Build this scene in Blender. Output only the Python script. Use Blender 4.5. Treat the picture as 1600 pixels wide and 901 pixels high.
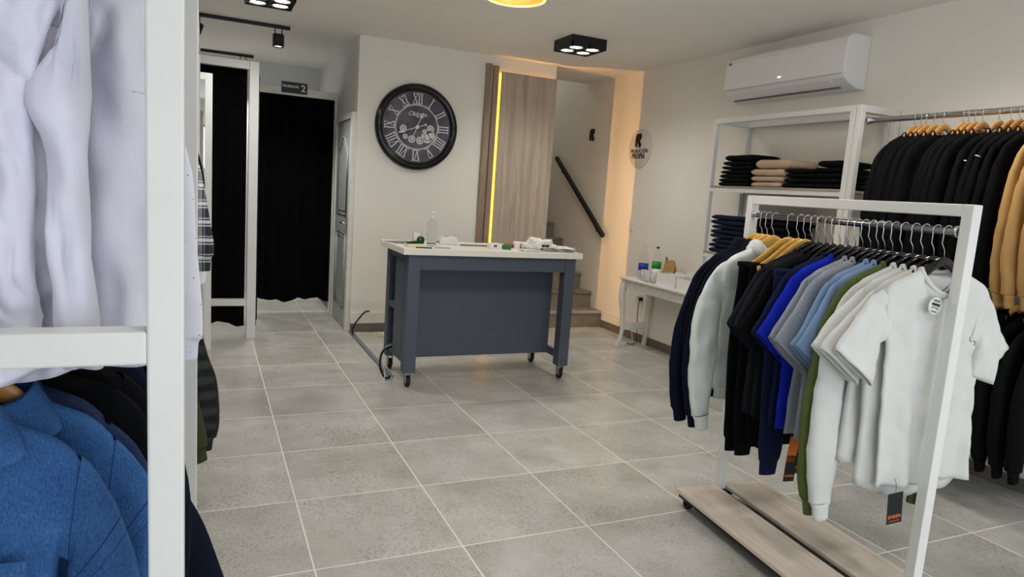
import bpy, bmesh, math, random
from math import sin, cos, pi, sqrt, atan2, radians
from mathutils import Vector, Matrix, noise

for o in list(bpy.data.objects):
    bpy.data.objects.remove(o)
C = bpy.context.scene.collection
scene = bpy.context.scene

# ------------------------------------------------------------------ camera
YAW, PITCH, ROLL, FPX = 0.429170664, -0.140732836, 0.0694892665, 1060.5
cam_d = bpy.data.cameras.new('camera')
cam = bpy.data.objects.new('camera', cam_d)
C.objects.link(cam)
fw = Vector((sin(YAW) * cos(PITCH), cos(YAW) * cos(PITCH), sin(PITCH)))
rt0 = Vector((cos(YAW), -sin(YAW), 0))
up0 = rt0.cross(fw)
rt = rt0 * cos(ROLL) + up0 * sin(ROLL)
up = -rt0 * sin(ROLL) + up0 * cos(ROLL)
cam.matrix_world = Matrix(((rt.x, up.x, -fw.x, -0.38565), (rt.y, up.y, -fw.y, -2.46734),
                           (rt.z, up.z, -fw.z, 1.47324), (0, 0, 0, 1)))
cam_d.sensor_fit = 'HORIZONTAL'
cam_d.sensor_width = 36.0
cam_d.lens = FPX / 1600 * 36.0
cam_d.clip_start = 0.05
scene.camera = cam

# ------------------------------------------------------------------ light levels
EXPOSURE = 0.30
SPOT_W = 40        # each of the lamps in the ceiling boxes
TRACK_W = 42        # each track head
FILL_PENDANT_W = 62     # added fill pendant over the aisle, out of view
DAY_W = 42         # daylight through the shop window behind the camera
LED_S = 9.0         # warm strip behind the wooden panel
vs = scene.view_settings
vs.view_transform = 'Standard'
vs.look = 'None'
vs.gamma = 1.0
vs.use_curve_mapping = False
vs.exposure = EXPOSURE
world = bpy.data.worlds.new('world')
scene.world = world
world.use_nodes = True
bg = world.node_tree.nodes['Background']
bg.inputs[0].default_value = (0.75, 0.86, 1.0, 1)
bg.inputs[1].default_value = 1.0

day = bpy.data.lights.new('window_daylight', 'AREA')
day.shape = 'RECTANGLE'; day.size = 3.6; day.size_y = 2.1
day.energy = DAY_W; day.color = (0.80, 0.88, 1.0)
day_o = bpy.data.objects.new('window_daylight', day)
C.objects.link(day_o)
day_o.location = (1.3, -4.96, 1.25)
day_o.rotation_euler = (radians(90), 0, 0)      # shines along +y, into the shop

# ------------------------------------------------------------------ materials
def lin(c):
    return tuple(((v / 255) / 12.92 if v / 255 <= 0.04045 else ((v / 255 + 0.055) / 1.055) ** 2.4) for v in c)

def mat(name, rgb, rough=0.6, metal=0.0, var=0.0, vscale=8.0, bump=0.0, bscale=60.0, sheen=0.0, spec=0.5,
        emis=None, estr=0.0, trans=0.0, stretch=None, ior=1.45, coat=0.0, rgb2=None, alpha=1.0):
    m = bpy.data.materials.new(name)
    m.use_nodes = True
    nt = m.node_tree
    b = nt.nodes['Principled BSDF']
    col = lin(rgb)
    b.inputs['Base Color'].default_value = (*col, 1)
    b.inputs['Roughness'].default_value = rough
    b.inputs['Metallic'].default_value = metal
    b.inputs['Specular IOR Level'].default_value = spec
    b.inputs['IOR'].default_value = ior
    b.inputs['Transmission Weight'].default_value = trans
    b.inputs['Coat Weight'].default_value = coat
    b.inputs['Alpha'].default_value = alpha
    if sheen:
        b.inputs['Sheen Weight'].default_value = sheen
        b.inputs['Sheen Roughness'].default_value = 0.5
    if emis:
        b.inputs['Emission Color'].default_value = (*lin(emis), 1)
        b.inputs['Emission Strength'].default_value = estr
    if var or bump:
        tc = nt.nodes.new('ShaderNodeTexCoord')
        mp = nt.nodes.new('ShaderNodeMapping')
        nt.links.new(tc.outputs['Object'], mp.inputs[0])
        if stretch:
            mp.inputs['Scale'].default_value = stretch
    if var:
        n = nt.nodes.new('ShaderNodeTexNoise')
        n.inputs['Scale'].default_value = vscale
        n.inputs['Detail'].default_value = 6
        nt.links.new(mp.outputs[0], n.inputs['Vector'])
        mx = nt.nodes.new('ShaderNodeMix'); mx.data_type = 'RGBA'
        rp = nt.nodes.new('ShaderNodeValToRGB')
        rp.color_ramp.elements[0].position = 0.35; rp.color_ramp.elements[1].position = 0.65
        nt.links.new(n.outputs['Fac'], rp.inputs[0])
        nt.links.new(rp.outputs[0], mx.inputs[0])
        lo = lin(rgb2) if rgb2 else tuple(v * (1 - var) for v in col)
        mx.inputs[6].default_value = (*lo, 1)
        mx.inputs[7].default_value = (*[min(1, v * (1 + var)) for v in col], 1)
        nt.links.new(mx.outputs[2], b.inputs['Base Color'])
    if bump:
        n2 = nt.nodes.new('ShaderNodeTexNoise')
        n2.inputs['Scale'].default_value = bscale
        n2.inputs['Detail'].default_value = 5
        nt.links.new(mp.outputs[0], n2.inputs['Vector'])
        bp = nt.nodes.new('ShaderNodeBump')
        bp.inputs['Strength'].default_value = bump
        bp.inputs['Distance'].default_value = 0.01
        nt.links.new(n2.outputs['Fac'], bp.inputs['Height'])
        nt.links.new(bp.outputs[0], b.inputs['Normal'])
    return m

def fabric(name, rgb, bump=0.06, bscale=240, var=0.0, vscale=30, rough=0.92, sheen=0.0, spec=0.12, **k):
    return mat(name, rgb, rough, var=var, vscale=vscale, bump=bump, bscale=bscale, sheen=sheen, spec=spec, **k)

M = {}
M['wall'] = mat('wall_paint', (236, 231, 221), 0.75, var=0.015, vscale=2, bump=0.05, bscale=90)
M['hall'] = mat('hall_paint', (222, 223, 220), 0.8, var=0.015, vscale=2, bump=0.05, bscale=90)
M['ceil'] = mat('ceiling_paint', (240, 236, 229), 0.85, var=0.012, vscale=1.5)
M['white_metal'] = mat('white_enamel', (226, 225, 220), 0.38, var=0.015, vscale=6, bump=0.03, bscale=25)
M['white_wood'] = mat('white_painted_wood', (226, 222, 213), 0.5, var=0.05, vscale=14, bump=0.05, bscale=40)
M['laminate'] = mat('white_laminate', (236, 232, 222), 0.4)
M['counter'] = mat('slate_blue_paint', (76, 82, 94), 0.5, var=0.03, vscale=5)
M['black'] = mat('black_plastic', (12, 12, 13), 0.45)
M['black_gloss'] = mat('black_gloss_plastic', (9, 9, 11), 0.16)
M['black_metal'] = mat('black_powder_coat', (14, 14, 15), 0.5)
M['chrome'] = mat('chrome', (222, 222, 222), 0.24, metal=1.0)
M['dark_chrome'] = mat('dark_chrome', (128, 128, 130), 0.22, metal=1.0)
M['steel'] = mat('brushed_steel', (170, 170, 170), 0.35, metal=1.0)
M['rubber'] = mat('black_rubber', (18, 18, 18), 0.6)
M['curtain'] = fabric('black_curtain', (9, 9, 11), bump=0.1, rough=1.0, spec=0.05, sheen=0.02)
M['hwood'] = mat('hanger_wood', (206, 148, 84), 0.35, var=0.14, vscale=12, stretch=(2, 12, 12))
M['hwood2'] = mat('yellow_hanger_wood', (222, 172, 84), 0.32, var=0.12, vscale=12, stretch=(2, 12, 12))
M['tile_step'] = mat('stair_tile', (140, 130, 114), 0.5, var=0.14, vscale=7)
M['tile_base'] = mat('skirting_tile', (112, 104, 92), 0.5, var=0.15, vscale=7)
M['alu'] = mat('aluminium_nosing', (205, 203, 198), 0.35, metal=0.6)
M['white_plastic'] = mat('white_plastic', (232, 231, 228), 0.4)
M['paper'] = mat('white_paper', (238, 236, 230), 0.8)
M['cream_paper'] = mat('cream_paper', (232, 224, 180), 0.8)
M['green'] = mat('green_plastic', (20, 120, 52), 0.4)
M['dgreen'] = mat('dark_green_plastic', (14, 58, 36), 0.4)
M['red'] = mat('red_plastic', (170, 34, 30), 0.4)
M['grey_plastic'] = mat('grey_plastic', (120, 122, 125), 0.5)
M['ink'] = mat('black_ink', (18, 18, 20), 0.7)
M['ink_grey'] = mat('grey_ink', (110, 110, 112), 0.7)
M['orange'] = mat('orange_print', (236, 120, 28), 0.6)
M['silver'] = mat('silver_print', (225, 225, 226), 0.45)
M['kraft'] = mat('kraft_paper', (176, 138, 84), 0.85, var=0.08, vscale=20, bump=0.3, bscale=14)
M['pet'] = mat('clear_plastic', (244, 248, 248), 0.04, trans=1.0, ior=1.06)
M['cup'] = mat('clear_cup_plastic', (250, 251, 251), 0.15, trans=0.75, ior=1.05)
M['blue_label'] = mat('blue_label', (40, 62, 168), 0.5)
M['green_label'] = mat('green_label', (36, 150, 62), 0.5)
M['bulb'] = mat('lamp_diffuser', (255, 255, 255), 0.5, emis=(255, 248, 238), estr=14.0)
M['led'] = mat('warm_led_tape', (255, 190, 80), 0.5, emis=(255, 196, 84), estr=LED_S)
M['led_soft'] = mat('warm_led_tape_edge', (255, 190, 60), 0.5, emis=(255, 190, 42), estr=4.5)
M['led_edge'] = mat('warm_led_line', (255, 190, 80), 0.5, emis=(255, 190, 104), estr=520.0)
M['warm_glow'] = mat('warm_lit_shade', (255, 210, 140), 0.6, emis=(255, 190, 96), estr=3.0)
M['door'] = mat('grey_door_paint', (176, 180, 178), 0.45, bump=0.05, bscale=30)
M['mirror'] = mat('mirror_glass', (220, 224, 224), 0.02, metal=1.0)
M['duct'] = mat('grey_duct', (112, 116, 122), 0.45)

def wood_mat(name, c1, c2, axis_scale):
    m = bpy.data.materials.new(name); m.use_nodes = True
    nt = m.node_tree; b = nt.nodes['Principled BSDF']
    tc = nt.nodes.new('ShaderNodeTexCoord'); mp = nt.nodes.new('ShaderNodeMapping')
    mp.inputs['Scale'].default_value = axis_scale
    nt.links.new(tc.outputs['Object'], mp.inputs[0])
    n = nt.nodes.new('ShaderNodeTexNoise'); n.inputs['Scale'].default_value = 3.0
    n.inputs['Detail'].default_value = 9; n.inputs['Roughness'].default_value = 0.65
    n.inputs['Distortion'].default_value = 0.6
    nt.links.new(mp.outputs[0], n.inputs['Vector'])
    rp = nt.nodes.new('ShaderNodeValToRGB')
    rp.color_ramp.elements[0].position = 0.3; rp.color_ramp.elements[0].color = (*lin(c2), 1)
    rp.color_ramp.elements[1].position = 0.7; rp.color_ramp.elements[1].color = (*lin(c1), 1)
    nt.links.new(n.outputs['Fac'], rp.inputs[0])
    nt.links.new(rp.outputs[0], b.inputs['Base Color'])
    b.inputs['Roughness'].default_value = 0.5
    return m
M['panel_wood'] = wood_mat('greyed_oak_panel', (202, 187, 168), (158, 141, 123), (6, 6, 0.35))
M['slat_wood'] = wood_mat('oak_slat', (170, 146, 122), (132, 108, 88), (10, 10, 0.5))
M['base_wood'] = wood_mat('greyed_oak_board', (228, 216, 200), (198, 182, 166), (8, 0.5, 8))
M['shelf_wood'] = wood_mat('greyed_oak_shelf', (178, 166, 150), (140, 128, 114), (8, 0.5, 8))

def floor_mat():
    m = bpy.data.materials.new('floor_tiles'); m.use_nodes = True
    nt = m.node_tree; b = nt.nodes['Principled BSDF']; L = nt.links.new
    def N(t): return nt.nodes.new('ShaderNode' + t)
    def math_(op, a, c=None, d=None):
        n = N('Math'); n.operation = op
        for i, v in enumerate((a, c, d)):
            if v is None: continue
            if hasattr(v, 'links'): L(v, n.inputs[i])
            else: n.inputs[i].default_value = v
        return n.outputs[0]
    tc = N('TexCoord'); sp = N('SeparateXYZ'); L(tc.outputs['Object'], sp.inputs[0])
    masks = []; ids = []
    for ax in (0, 1):
        t = math_('DIVIDE', sp.outputs[ax], 0.6)
        ids.append(math_('FLOOR', t))
        f = math_('FRACT', t)
        d = math_('MINIMUM', f, math_('SUBTRACT', 1.0, f))
        masks.append(math_('LESS_THAN', d, 0.0052))
    grout = math_('MAXIMUM', masks[0], masks[1])
    cb = N('CombineXYZ'); L(ids[0], cb.inputs[0]); L(ids[1], cb.inputs[1])
    wn = N('TexWhiteNoise'); wn.noise_dimensions = '3D'; L(cb.outputs[0], wn.inputs['Vector'])
    # offset the pattern in each tile
    va = N('VectorMath'); va.operation = 'MULTIPLY_ADD'
    L(wn.outputs['Color'], va.inputs[0]); va.inputs[1].default_value = (7, 7, 7); L(tc.outputs['Object'], va.inputs[2])
    n1 = N('TexNoise'); n1.inputs['Scale'].default_value = 2.6; n1.inputs['Detail'].default_value = 7; n1.inputs['Roughness'].default_value = 0.62
    L(va.outputs[0], n1.inputs['Vector'])
    r1 = N('ValToRGB'); r1.color_ramp.elements[0].position = 0.25; r1.color_ramp.elements[1].position = 0.72
    r1.color_ramp.elements[0].color = (*lin((166, 163, 151)), 1); r1.color_ramp.elements[1].color = (*lin((208, 207, 201)), 1)
    L(n1.outputs['Fac'], r1.inputs[0])
    mp = N('Mapping'); mp.inputs['Scale'].default_value = (1.6, 1, 1); L(va.outputs[0], mp.inputs[0])
    n2 = N('TexNoise'); n2.inputs['Scale'].default_value = 62; n2.inputs['Detail'].default_value = 6; n2.inputs['Roughness'].default_value = 0.75
    L(mp.outputs[0], n2.inputs['Vector'])
    r2 = N('ValToRGB'); r2.color_ramp.elements[0].position = 0.35; r2.color_ramp.elements[1].position = 0.52
    r2.color_ramp.elements[0].color = (0.42, 0.41, 0.38, 1); r2.color_ramp.elements[1].color = (1, 1, 1, 1)
    L(n2.outputs['Fac'], r2.inputs[0])
    n3 = N('TexNoise'); n3.inputs['Scale'].default_value = 3.4; n3.inputs['Detail'].default_value = 3
    va2 = N('VectorMath'); va2.operation = 'ADD'; va2.inputs[1].default_value = (31, 17, 5); L(va.outputs[0], va2.inputs[0])
    L(va2.outputs[0], n3.inputs['Vector'])
    r3 = N('ValToRGB'); r3.color_ramp.elements[0].position = 0.25; r3.color_ramp.elements[1].position = 0.7
    L(n3.outputs['Fac'], r3.inputs[0])
    sm = N('Mix'); sm.data_type = 'RGBA'; sm.blend_type = 'MULTIPLY'
    L(r3.outputs[0], sm.inputs[0]); L(r1.outputs[0], sm.inputs[6]); L(r2.outputs[0], sm.inputs[7])
    tv = N('Mix'); tv.data_type = 'RGBA'; tv.blend_type = 'MULTIPLY'; tv.inputs[0].default_value = 1
    mr = N('MapRange'); mr.inputs['To Min'].default_value = 0.9; mr.inputs['To Max'].default_value = 1.06
    L(wn.outputs['Value'], mr.inputs[0])
    L(sm.outputs[2], tv.inputs[6]); L(mr.outputs[0], tv.inputs[7])
    gm = N('Mix'); gm.data_type = 'RGBA'; L(grout, gm.inputs[0]); L(tv.outputs[2], gm.inputs[6])
    gm.inputs[7].default_value = (*lin((236, 233, 222)), 1)
    L(gm.outputs[2], b.inputs['Base Color'])
    rr = N('MapRange'); rr.inputs['To Min'].default_value = 0.29; rr.inputs['To Max'].default_value = 0.31
    L(n1.outputs['Fac'], rr.inputs[0])
    rg = math_('MAXIMUM', 0.3, math_('MULTIPLY', grout, 0.8))
    L(rg, b.inputs['Roughness'])
    bp = N('Bump'); bp.inputs['Strength'].default_value = 0.12; bp.inputs['Distance'].default_value = 0.004
    hh = math_('SUBTRACT', n2.outputs['Fac'], math_('MULTIPLY', grout, 0.6)); L(hh, bp.inputs['Height'])
    L(bp.outputs[0], b.inputs['Normal'])
    return m
M['floor'] = floor_mat()

# ------------------------------------------------------------------ mesh helper
class MB:
    def __init__(s): s.v = []; s.f = []; s.mi = []; s.sm = []; s.cur = 0
    def add(s, vs, fs, smooth=False):
        o = len(s.v); s.v += [tuple(v) for v in vs]
        for f in fs:
            s.f.append(tuple(i + o for i in f)); s.mi.append(s.cur); s.sm.append(smooth)
        return s
    def box(s, x0, x1, y0, y1, z0, z1):
        vs = [(x, y, z) for x in (x0, x1) for y in (y0, y1) for z in (z0, z1)]
        return s.add(vs, [(0, 1, 3, 2), (4, 6, 7, 5), (0, 4, 5, 1), (2, 3, 7, 6), (0, 2, 6, 4), (1, 5, 7, 3)])
    def prism(s, poly, z0, z1):      # polygon in xy extruded in z
        n = len(poly); vs = [(x, y, z0) for x, y in poly] + [(x, y, z1) for x, y in poly]
        fs = [tuple(range(n - 1, -1, -1)), tuple(range(n, 2 * n))] + [(i, (i + 1) % n, n + (i + 1) % n, n + i) for i in range(n)]
        return s.add(vs, fs)
    def tube(s, pts, r, n=10, caps=True, smooth=True, closed=False, ry=None, upv=None):
        pts = [Vector(p) for p in pts]; k = len(pts)
        rs = r if isinstance(r, (list, tuple)) else [r] * k
        rys = (ry if isinstance(ry, (list, tuple)) else [ry] * k) if ry is not None else rs
        vs = []; prev = None
        for i, p in enumerate(pts):
            if closed: t = pts[(i + 1) % k] - pts[i - 1]
            else: t = pts[min(i + 1, k - 1)] - pts[max(i - 1, 0)]
            t.normalize()
            if prev is None:
                a = Vector(upv) if upv else (Vector((0, 0, 1)) if abs(t.z) < 0.9 else Vector((0, 1, 0)))
            else: a = prev
            a = (a - t * a.dot(t)).normalized(); prev = a
            bb = t.cross(a)
            for j in range(n):
                th = 2 * pi * j / n + (pi / 4 if n == 4 else 0)
                vs.append(p + a * cos(th) * rs[i] + bb * sin(th) * rys[i])
        fs = []
        m = k if closed else k - 1
        for i in range(m):
            for j in range(n):
                a = i * n + j; b2 = i * n + (j + 1) % n; c = ((i + 1) % k) * n + (j + 1) % n; d = ((i + 1) % k) * n + j
                fs.append((a, b2, c, d))
        if caps and not closed:
            fs.append(tuple(range(n - 1, -1, -1))); fs.append(tuple(range((k - 1) * n, k * n)))
        return s.add(vs, fs, smooth)
    def lathe(s, prof, n=24, c=(0, 0, 0), axis='z', smooth=True, cap=True):
        vs = []; k = len(prof)
        for r, h in prof:
            for j in range(n):
                th = 2 * pi * j / n; a, b2 = r * cos(th), r * sin(th)
                p = (a, b2, h) if axis == 'z' else ((h, a, b2) if axis == 'x' else (b2, h, a))
                vs.append((p[0] + c[0], p[1] + c[1], p[2] + c[2]))
        fs = [(i * n + j, i * n + (j + 1) % n, (i + 1) * n + (j + 1) % n, (i + 1) * n + j) for i in range(k - 1) for j in range(n)]
        s.add(vs, fs, smooth)
        if cap:
            o = len(s.v) - len(vs)
            for q, rev in ((0, True), (k - 1, False)):
                if prof[q][0] > 1e-5:
                    idx = [o + q * n + j for j in range(n)]
                    s.f.append(tuple(reversed(idx)) if rev else tuple(idx)); s.mi.append(s.cur); s.sm.append(False)
        return s
    def grid(s, fn, nu, nv, smooth=True):
        vs = [fn(i / nu, j / nv) for j in range(nv + 1) for i in range(nu + 1)]
        fs = [(j * (nu + 1) + i, j * (nu + 1) + i + 1, (j + 1) * (nu + 1) + i + 1, (j + 1) * (nu + 1) + i) for j in range(nv) for i in range(nu)]
        return s.add(vs, fs, smooth)
    def xf(s, mtx, start=0):
        for i in range(start, len(s.v)): s.v[i] = tuple(mtx @ Vector(s.v[i]))
        return s
    def build(s, name, mats, parent=None, loc=None, rot=None, bevel=0.0, seg=2, solid=0.0, sub=0, merge=0.0):
        me = bpy.data.meshes.new(name)
        me.from_pydata(s.v, [], s.f)
        for m in (mats if isinstance(mats, (list, tuple)) else [mats]): me.materials.append(m)
        me.polygons.foreach_set('material_index', s.mi)
        me.polygons.foreach_set('use_smooth', s.sm)
        bm = bmesh.new(); bm.from_mesh(me)
        if merge: bmesh.ops.remove_doubles(bm, verts=bm.verts, dist=merge)
        bmesh.ops.recalc_face_normals(bm, faces=bm.faces)
        bm.to_mesh(me); bm.free(); me.update()
        o = bpy.data.objects.new(name, me); C.objects.link(o)
        if parent is not None: o.parent = parent
        if loc is not None: o.location = loc
        if rot is not None: o.rotation_euler = rot
        if solid:
            md = o.modifiers.new('thickness', 'SOLIDIFY'); md.thickness = solid; md.offset = 0
        if bevel:
            md = o.modifiers.new('bevel', 'BEVEL'); md.width = bevel; md.segments = seg; md.limit_method = 'ANGLE'; md.angle_limit = radians(40)
        if sub:
            md = o.modifiers.new('sub', 'SUBSURF'); md.levels = sub; md.render_levels = sub
        return o

def tag(o, label=None, cat=None, group=None, kind=None):
    if label: o['label'] = label
    if cat: o['category'] = cat
    if group: o['group'] = group
    if kind: o['kind'] = kind
    return o
def empty(name, label, cat, loc=(0, 0, 0), rot=(0, 0, 0), group=None, kind=None):
    o = bpy.data.objects.new(name, None); C.objects.link(o)
    o.empty_display_size = 0.1
    o.location = loc; o.rotation_euler = rot
    return tag(o, label, cat, group, kind)
def struct(o): o['kind'] = 'structure'; return o
def bx(name, m, x0, x1, y0, y1, z0, z1, parent=None, bevel=0.0, **k):
    return MB().box(min(x0, x1), max(x0, x1), min(y0, y1), max(y0, y1), min(z0, z1), max(z0, z1)).build(name, m, parent, bevel=bevel, **k)
def text(name, s, size, m, parent, mtx, extrude=0.0008, offset=0.0, align='CENTER', shear=0.0, space=1.0, sx=1.0):
    cu = bpy.data.curves.new(name, 'FONT'); cu.body = s; cu.size = size; cu.extrude = extrude; cu.offset = offset
    cu.align_x = align; cu.align_y = 'CENTER'; cu.shear = shear; cu.space_character = space; cu.resolution_u = 3
    t = bpy.data.objects.new(name, cu); C.objects.link(t)
    dg = bpy.context.evaluated_depsgraph_get()
    me = bpy.data.meshes.new_from_object(t.evaluated_get(dg))
    bpy.data.objects.remove(t); bpy.data.curves.remove(cu)
    me.transform(mtx @ Matrix.Diagonal((sx, 1, 1, 1))); me.materials.clear(); me.materials.append(m)
    me.name = name
    o = bpy.data.objects.new(name, me); C.objects.link(o)
    if parent is not None: o.parent = parent
    return o
def smooth(a, b, x):
    t = max(0.0, min(1.0, (x - a) / (b - a))); return t * t * (3 - 2 * t)
def catmull(ps, n):
    out = []; k = len(ps)
    for i in range(k - 1):
        p0, p1, p2, p3 = ps[max(i - 1, 0)], ps[i], ps[i + 1], ps[min(i + 2, k - 1)]
        for q in range(n):
            t = q / n
            out.append(tuple(0.5 * (2 * b + (c - a) * t + (2 * a - 5 * b + 4 * c - d) * t * t + (3 * b - a - 3 * c + d) * t ** 3) for a, b, c, d in zip(p0, p1, p2, p3)))
    out.append(tuple(ps[-1])); return out
ORD = ['first', 'second', 'third', 'fourth', 'fifth', 'sixth', 'seventh', 'eighth', 'ninth', 'tenth', 'eleventh', 'twelfth', 'thirteenth', 'fourteenth']
W_RIGHT = Matrix(((0, 0, -1, 0), (-1, 0, 0, 0), (0, 1, 0, 0), (0, 0, 0, 1)))   # writing on the right-hand wall
W_BACK = Matrix(((1, 0, 0, 0), (0, 0, -1, 0), (0, 1, 0, 0), (0, 0, 0, 1)))     # writing facing the camera side
def at(mtx, x, y, z): return Matrix.Translation((x, y, z)) @ mtx

# ------------------------------------------------------------------ room shell
XR, XL, YF, YC, ZC = 3.80, -1.15, -5.0, 4.15, 2.82
XA, XB, YH = 0.915, 2.985, 6.56
struct(bx('floor', M['floor'], XL - 0.15, XR + 0.15, YF - 0.15, 8.2, -0.12, 0))
mb = MB(); mb.box(XL - 0.15, XR + 0.15, YF - 0.15, 4.91, ZC, ZC + 0.12); mb.box(XL - 0.15, XB, 4.91, 8.2, ZC, ZC + 0.12); mb.box(XB - 0.1, XR + 0.15, 4.83, 4.91, ZC + 0.12, 4.2); mb.box(XB - 0.1, XR + 0.15, 4.83, 8.2, 4.2, 4.3)
struct(mb.build('ceiling', M['ceil']))
struct(bx('wall_right', M['wall'], XR, XR + 0.15, YF - 0.15, 8.2, 0, 4.3))
struct(bx('wall_left', M['hall'], XL - 0.15, XL, YF - 0.15, 8.2, 0, ZC))
mb = MB(); mb.box(XA, XB, YC, YC + 0.14, 0, ZC); mb.box(XB - 0.14, XB, YC + 0.14, 8.0, 0, 4.2)
struct(mb.build('wall_clock', M['wall']))
struct(bx('wall_hall', M['hall'], XA, XA + 0.14, YC + 0.14, YH, 0, ZC))
struct(bx('wall_back', M['hall'], XL, XA + 0.14, YH, YH + 0.14, 0, ZC))
struct(bx('wall_stairs', M['hall'], XB, XR, 7.6, 7.74, 0, 4.2))
mb = MB(); mb.box(XL, XR, YF - 0.15, YF, 2.35, ZC); mb.box(XL, -0.6, YF - 0.15, YF, 0, 2.35); mb.box(3.2, XR, YF - 0.15, YF, 0, 2.35); mb.box(-0.6, 3.2, YF - 0.15, YF, 0, 0.12)
struct(mb.build('wall_front', M['wall']))
mb = MB()
for x in (-0.6, 1.26, 3.14): mb.box(x, x + 0.06, YF - 0.1, YF - 0.04, 0.12, 2.35)
mb.box(-0.6, 3.2, YF - 0.1, YF - 0.04, 0.12, 0.18); mb.box(-0.6, 3.2, YF - 0.1, YF - 0.04, 2.29, 2.35)
struct(mb.build('window_1', M['black_metal']))

# skirting: dark tile with a painted ledge above
def skirting(name, x0, x1, y0, y1, ax):
    o = struct(bx(name, M['tile_base'], x0, x1, y0, y1, 0, 0.085))
    mb = MB()
    n = int(max(x1 - x0, y1 - y0) / 0.6)
    return o
skirting('baseboard_right', XR - 0.012, XR, -3.0, 4.13, 'y')
skirting('baseboard_clock', XA + 0.002, XB - 0.01, YC - 0.012, YC, 'x')
skirting('baseboard_hall', XA - 0.012, XA, 5.06, YH, 'y')
struct(bx('trim_1', M['wall'], XR - 0.014, XR, -3.0, 4.13, 0.085, 0.2, bevel=0.006))
struct(bx('trim_2', M['wall'], XA + 0.002, XB - 0.01, YC - 0.014, YC, 0.085, 0.2, bevel=0.006))
struct(bx('trim_3', M['hall'], XA - 0.014, XA, 5.06, YH, 0.085, 0.2, bevel=0.006))

# staircase climbing along the right wall
st = empty('staircase', None, None, (0, 0, 0), kind='structure')
for k in range(11):
    y0 = 4.135 + 0.268 * k; z1 = 0.187 * (k + 1)
    s = bx('step', M['tile_step'], XB + 0.002, XR - 0.002, y0 + 0.012, y0 + 0.29, max(0, z1 - 0.19), z1 - 0.022, st)
    bx('tread', M['tile_step'], XB + 0.002, XR - 0.002, y0, y0 + 0.29, z1 - 0.022, z1, s, bevel=0.003)
    bx('nosing', M['alu'] if k == 0 else M['tile_step'], XB + 0.002, XR - 0.002, y0 - 0.006, y0 + 0.012, z1 - 0.026, z1 + 0.002, s, bevel=0.002)

# hall door
dr = empty('door_1', None, None, (XA, 0, 0), kind='structure')
leaf = MB().box(-0.03, -0.004, 4.235, 5.0, 0.006, 2.06).build('door_leaf', M['door'], dr, bevel=0.003)
mb = MB()
def moulding(path, w=0.016):
    mb.tube([(-0.034, y, z) for y, z in path], w / 2, n=6, closed=True, smooth=True)
moulding([(4.36, 1.13), (4.88, 1.13), (4.88, 1.77)] + [(4.88 - 0.52 * t, 1.77 + 0.13 * sin(pi * t) ** 1.6) for t in (0.1, 0.2, 0.3, 0.4, 0.5, 0.6, 0.7, 0.8, 0.9)] + [(4.36, 1.77)])
moulding([(4.40, 1.17), (4.84, 1.17), (4.84, 1.74)] + [(4.84 - 0.44 * t, 1.74 + 0.11 * sin(pi * t) ** 1.6) for t in (0.1, 0.2, 0.3, 0.4, 0.5, 0.6, 0.7, 0.8, 0.9)] + [(4.40, 1.74)], 0.01)
moulding([(4.36, 0.2), (4.88, 0.2), (4.88, 0.95), (4.36, 0.95)])
moulding([(4.40, 0.24), (4.84, 0.24), (4.84, 0.91), (4.40, 0.91)], 0.01)
mb.build('moulding', M['door'], leaf)
fr = MB(); fr.box(-0.045, 0, 4.165, 4.23, 0, 2.12); fr.box(-0.045, 0, 5.005, 5.05, 0, 2.12); fr.box(-0.045, 0, 4.23, 5.005, 2.065, 2.12)
fr.build('door_frame', M['white_wood'], dr, bevel=0.004)
mb = MB(); mb.box(-0.036, -0.03, 4.27, 4.31, 0.98, 1.12); mb.tube([(-0.034, 4.29, 1.06), (-0.075, 4.29, 1.06), (-0.078, 4.32, 1.06), (-0.076, 4.41, 1.058)], 0.009, n=8)
mb.build('door_handle', M['chrome'], leaf)

# floor cable duct
# ------------------------------------------------------------------ ceiling lamps
def add_spot(name, parent, loc, watts, angle=150, blend=0.8, size=0.04, col=(1.0, 0.985, 0.955), rot=None):
    l = bpy.data.lights.new(name, 'SPOT'); l.energy = watts; l.spot_size = radians(angle); l.spot_blend = blend
    l.shadow_soft_size = size; l.color = col
    o = bpy.data.objects.new(name, l); C.objects.link(o); o.parent = parent; o.location = loc
    if rot: o.rotation_euler = rot
    return o
def lampbox(x, y, label, zc=ZC, pw=1.0):
    t = empty('ceiling_lamp', label, 'ceiling light', (x, y, zc), group=None)
    mb = MB(); h = 0.168; r = 0.062; zt, zb = 0.0, -0.092
    # open-bottom box with four round lamp wells
    mb.box(-h, h, -h, h, -0.05, zt)
    for (x0, x1, y0, y1) in ((-h, -h + 0.012, -h, h), (h - 0.012, h, -h, h), (-h, h, -h, -h + 0.012), (-h, h, h - 0.012, h), (-0.006, 0.006, -h, h), (-h, h, -0.006, 0.006)):
        mb.box(x0, x1, y0, y1, zb, -0.05)
    mb.build('housing', M['black_metal'], t)
    for ix in (-1, 1):
        for iy in (-1, 1):
            cx, cy = ix * 0.08, iy * 0.08
            b = MB().lathe([(0.0, -0.082), (0.052, -0.082), (0.06, -0.07), (0.06, -0.05)], 24, (cx, cy, 0)).build('bulb', M['bulb'], t)
            MB().lathe([(0.06, -0.088), (0.074, -0.088), (0.074, -0.05), (0.06, -0.05)], 24, (cx, cy, 0), cap=False).build('lamp_ring', M['black'], b)
            add_spot('bulb_light', t, (cx, cy, -0.10), SPOT_W / 4 * pw)
    return t
lampbox(3.39, 6.3, 'added out-of-view four-lamp ceiling box up the stairwell above the steps', 4.2, 0.4)  # added lamp, out of view, brightens the stair wall
lampbox(0.04, 3.10, 'black four-lamp ceiling box by the passage, cut by the top of the photo')
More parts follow.
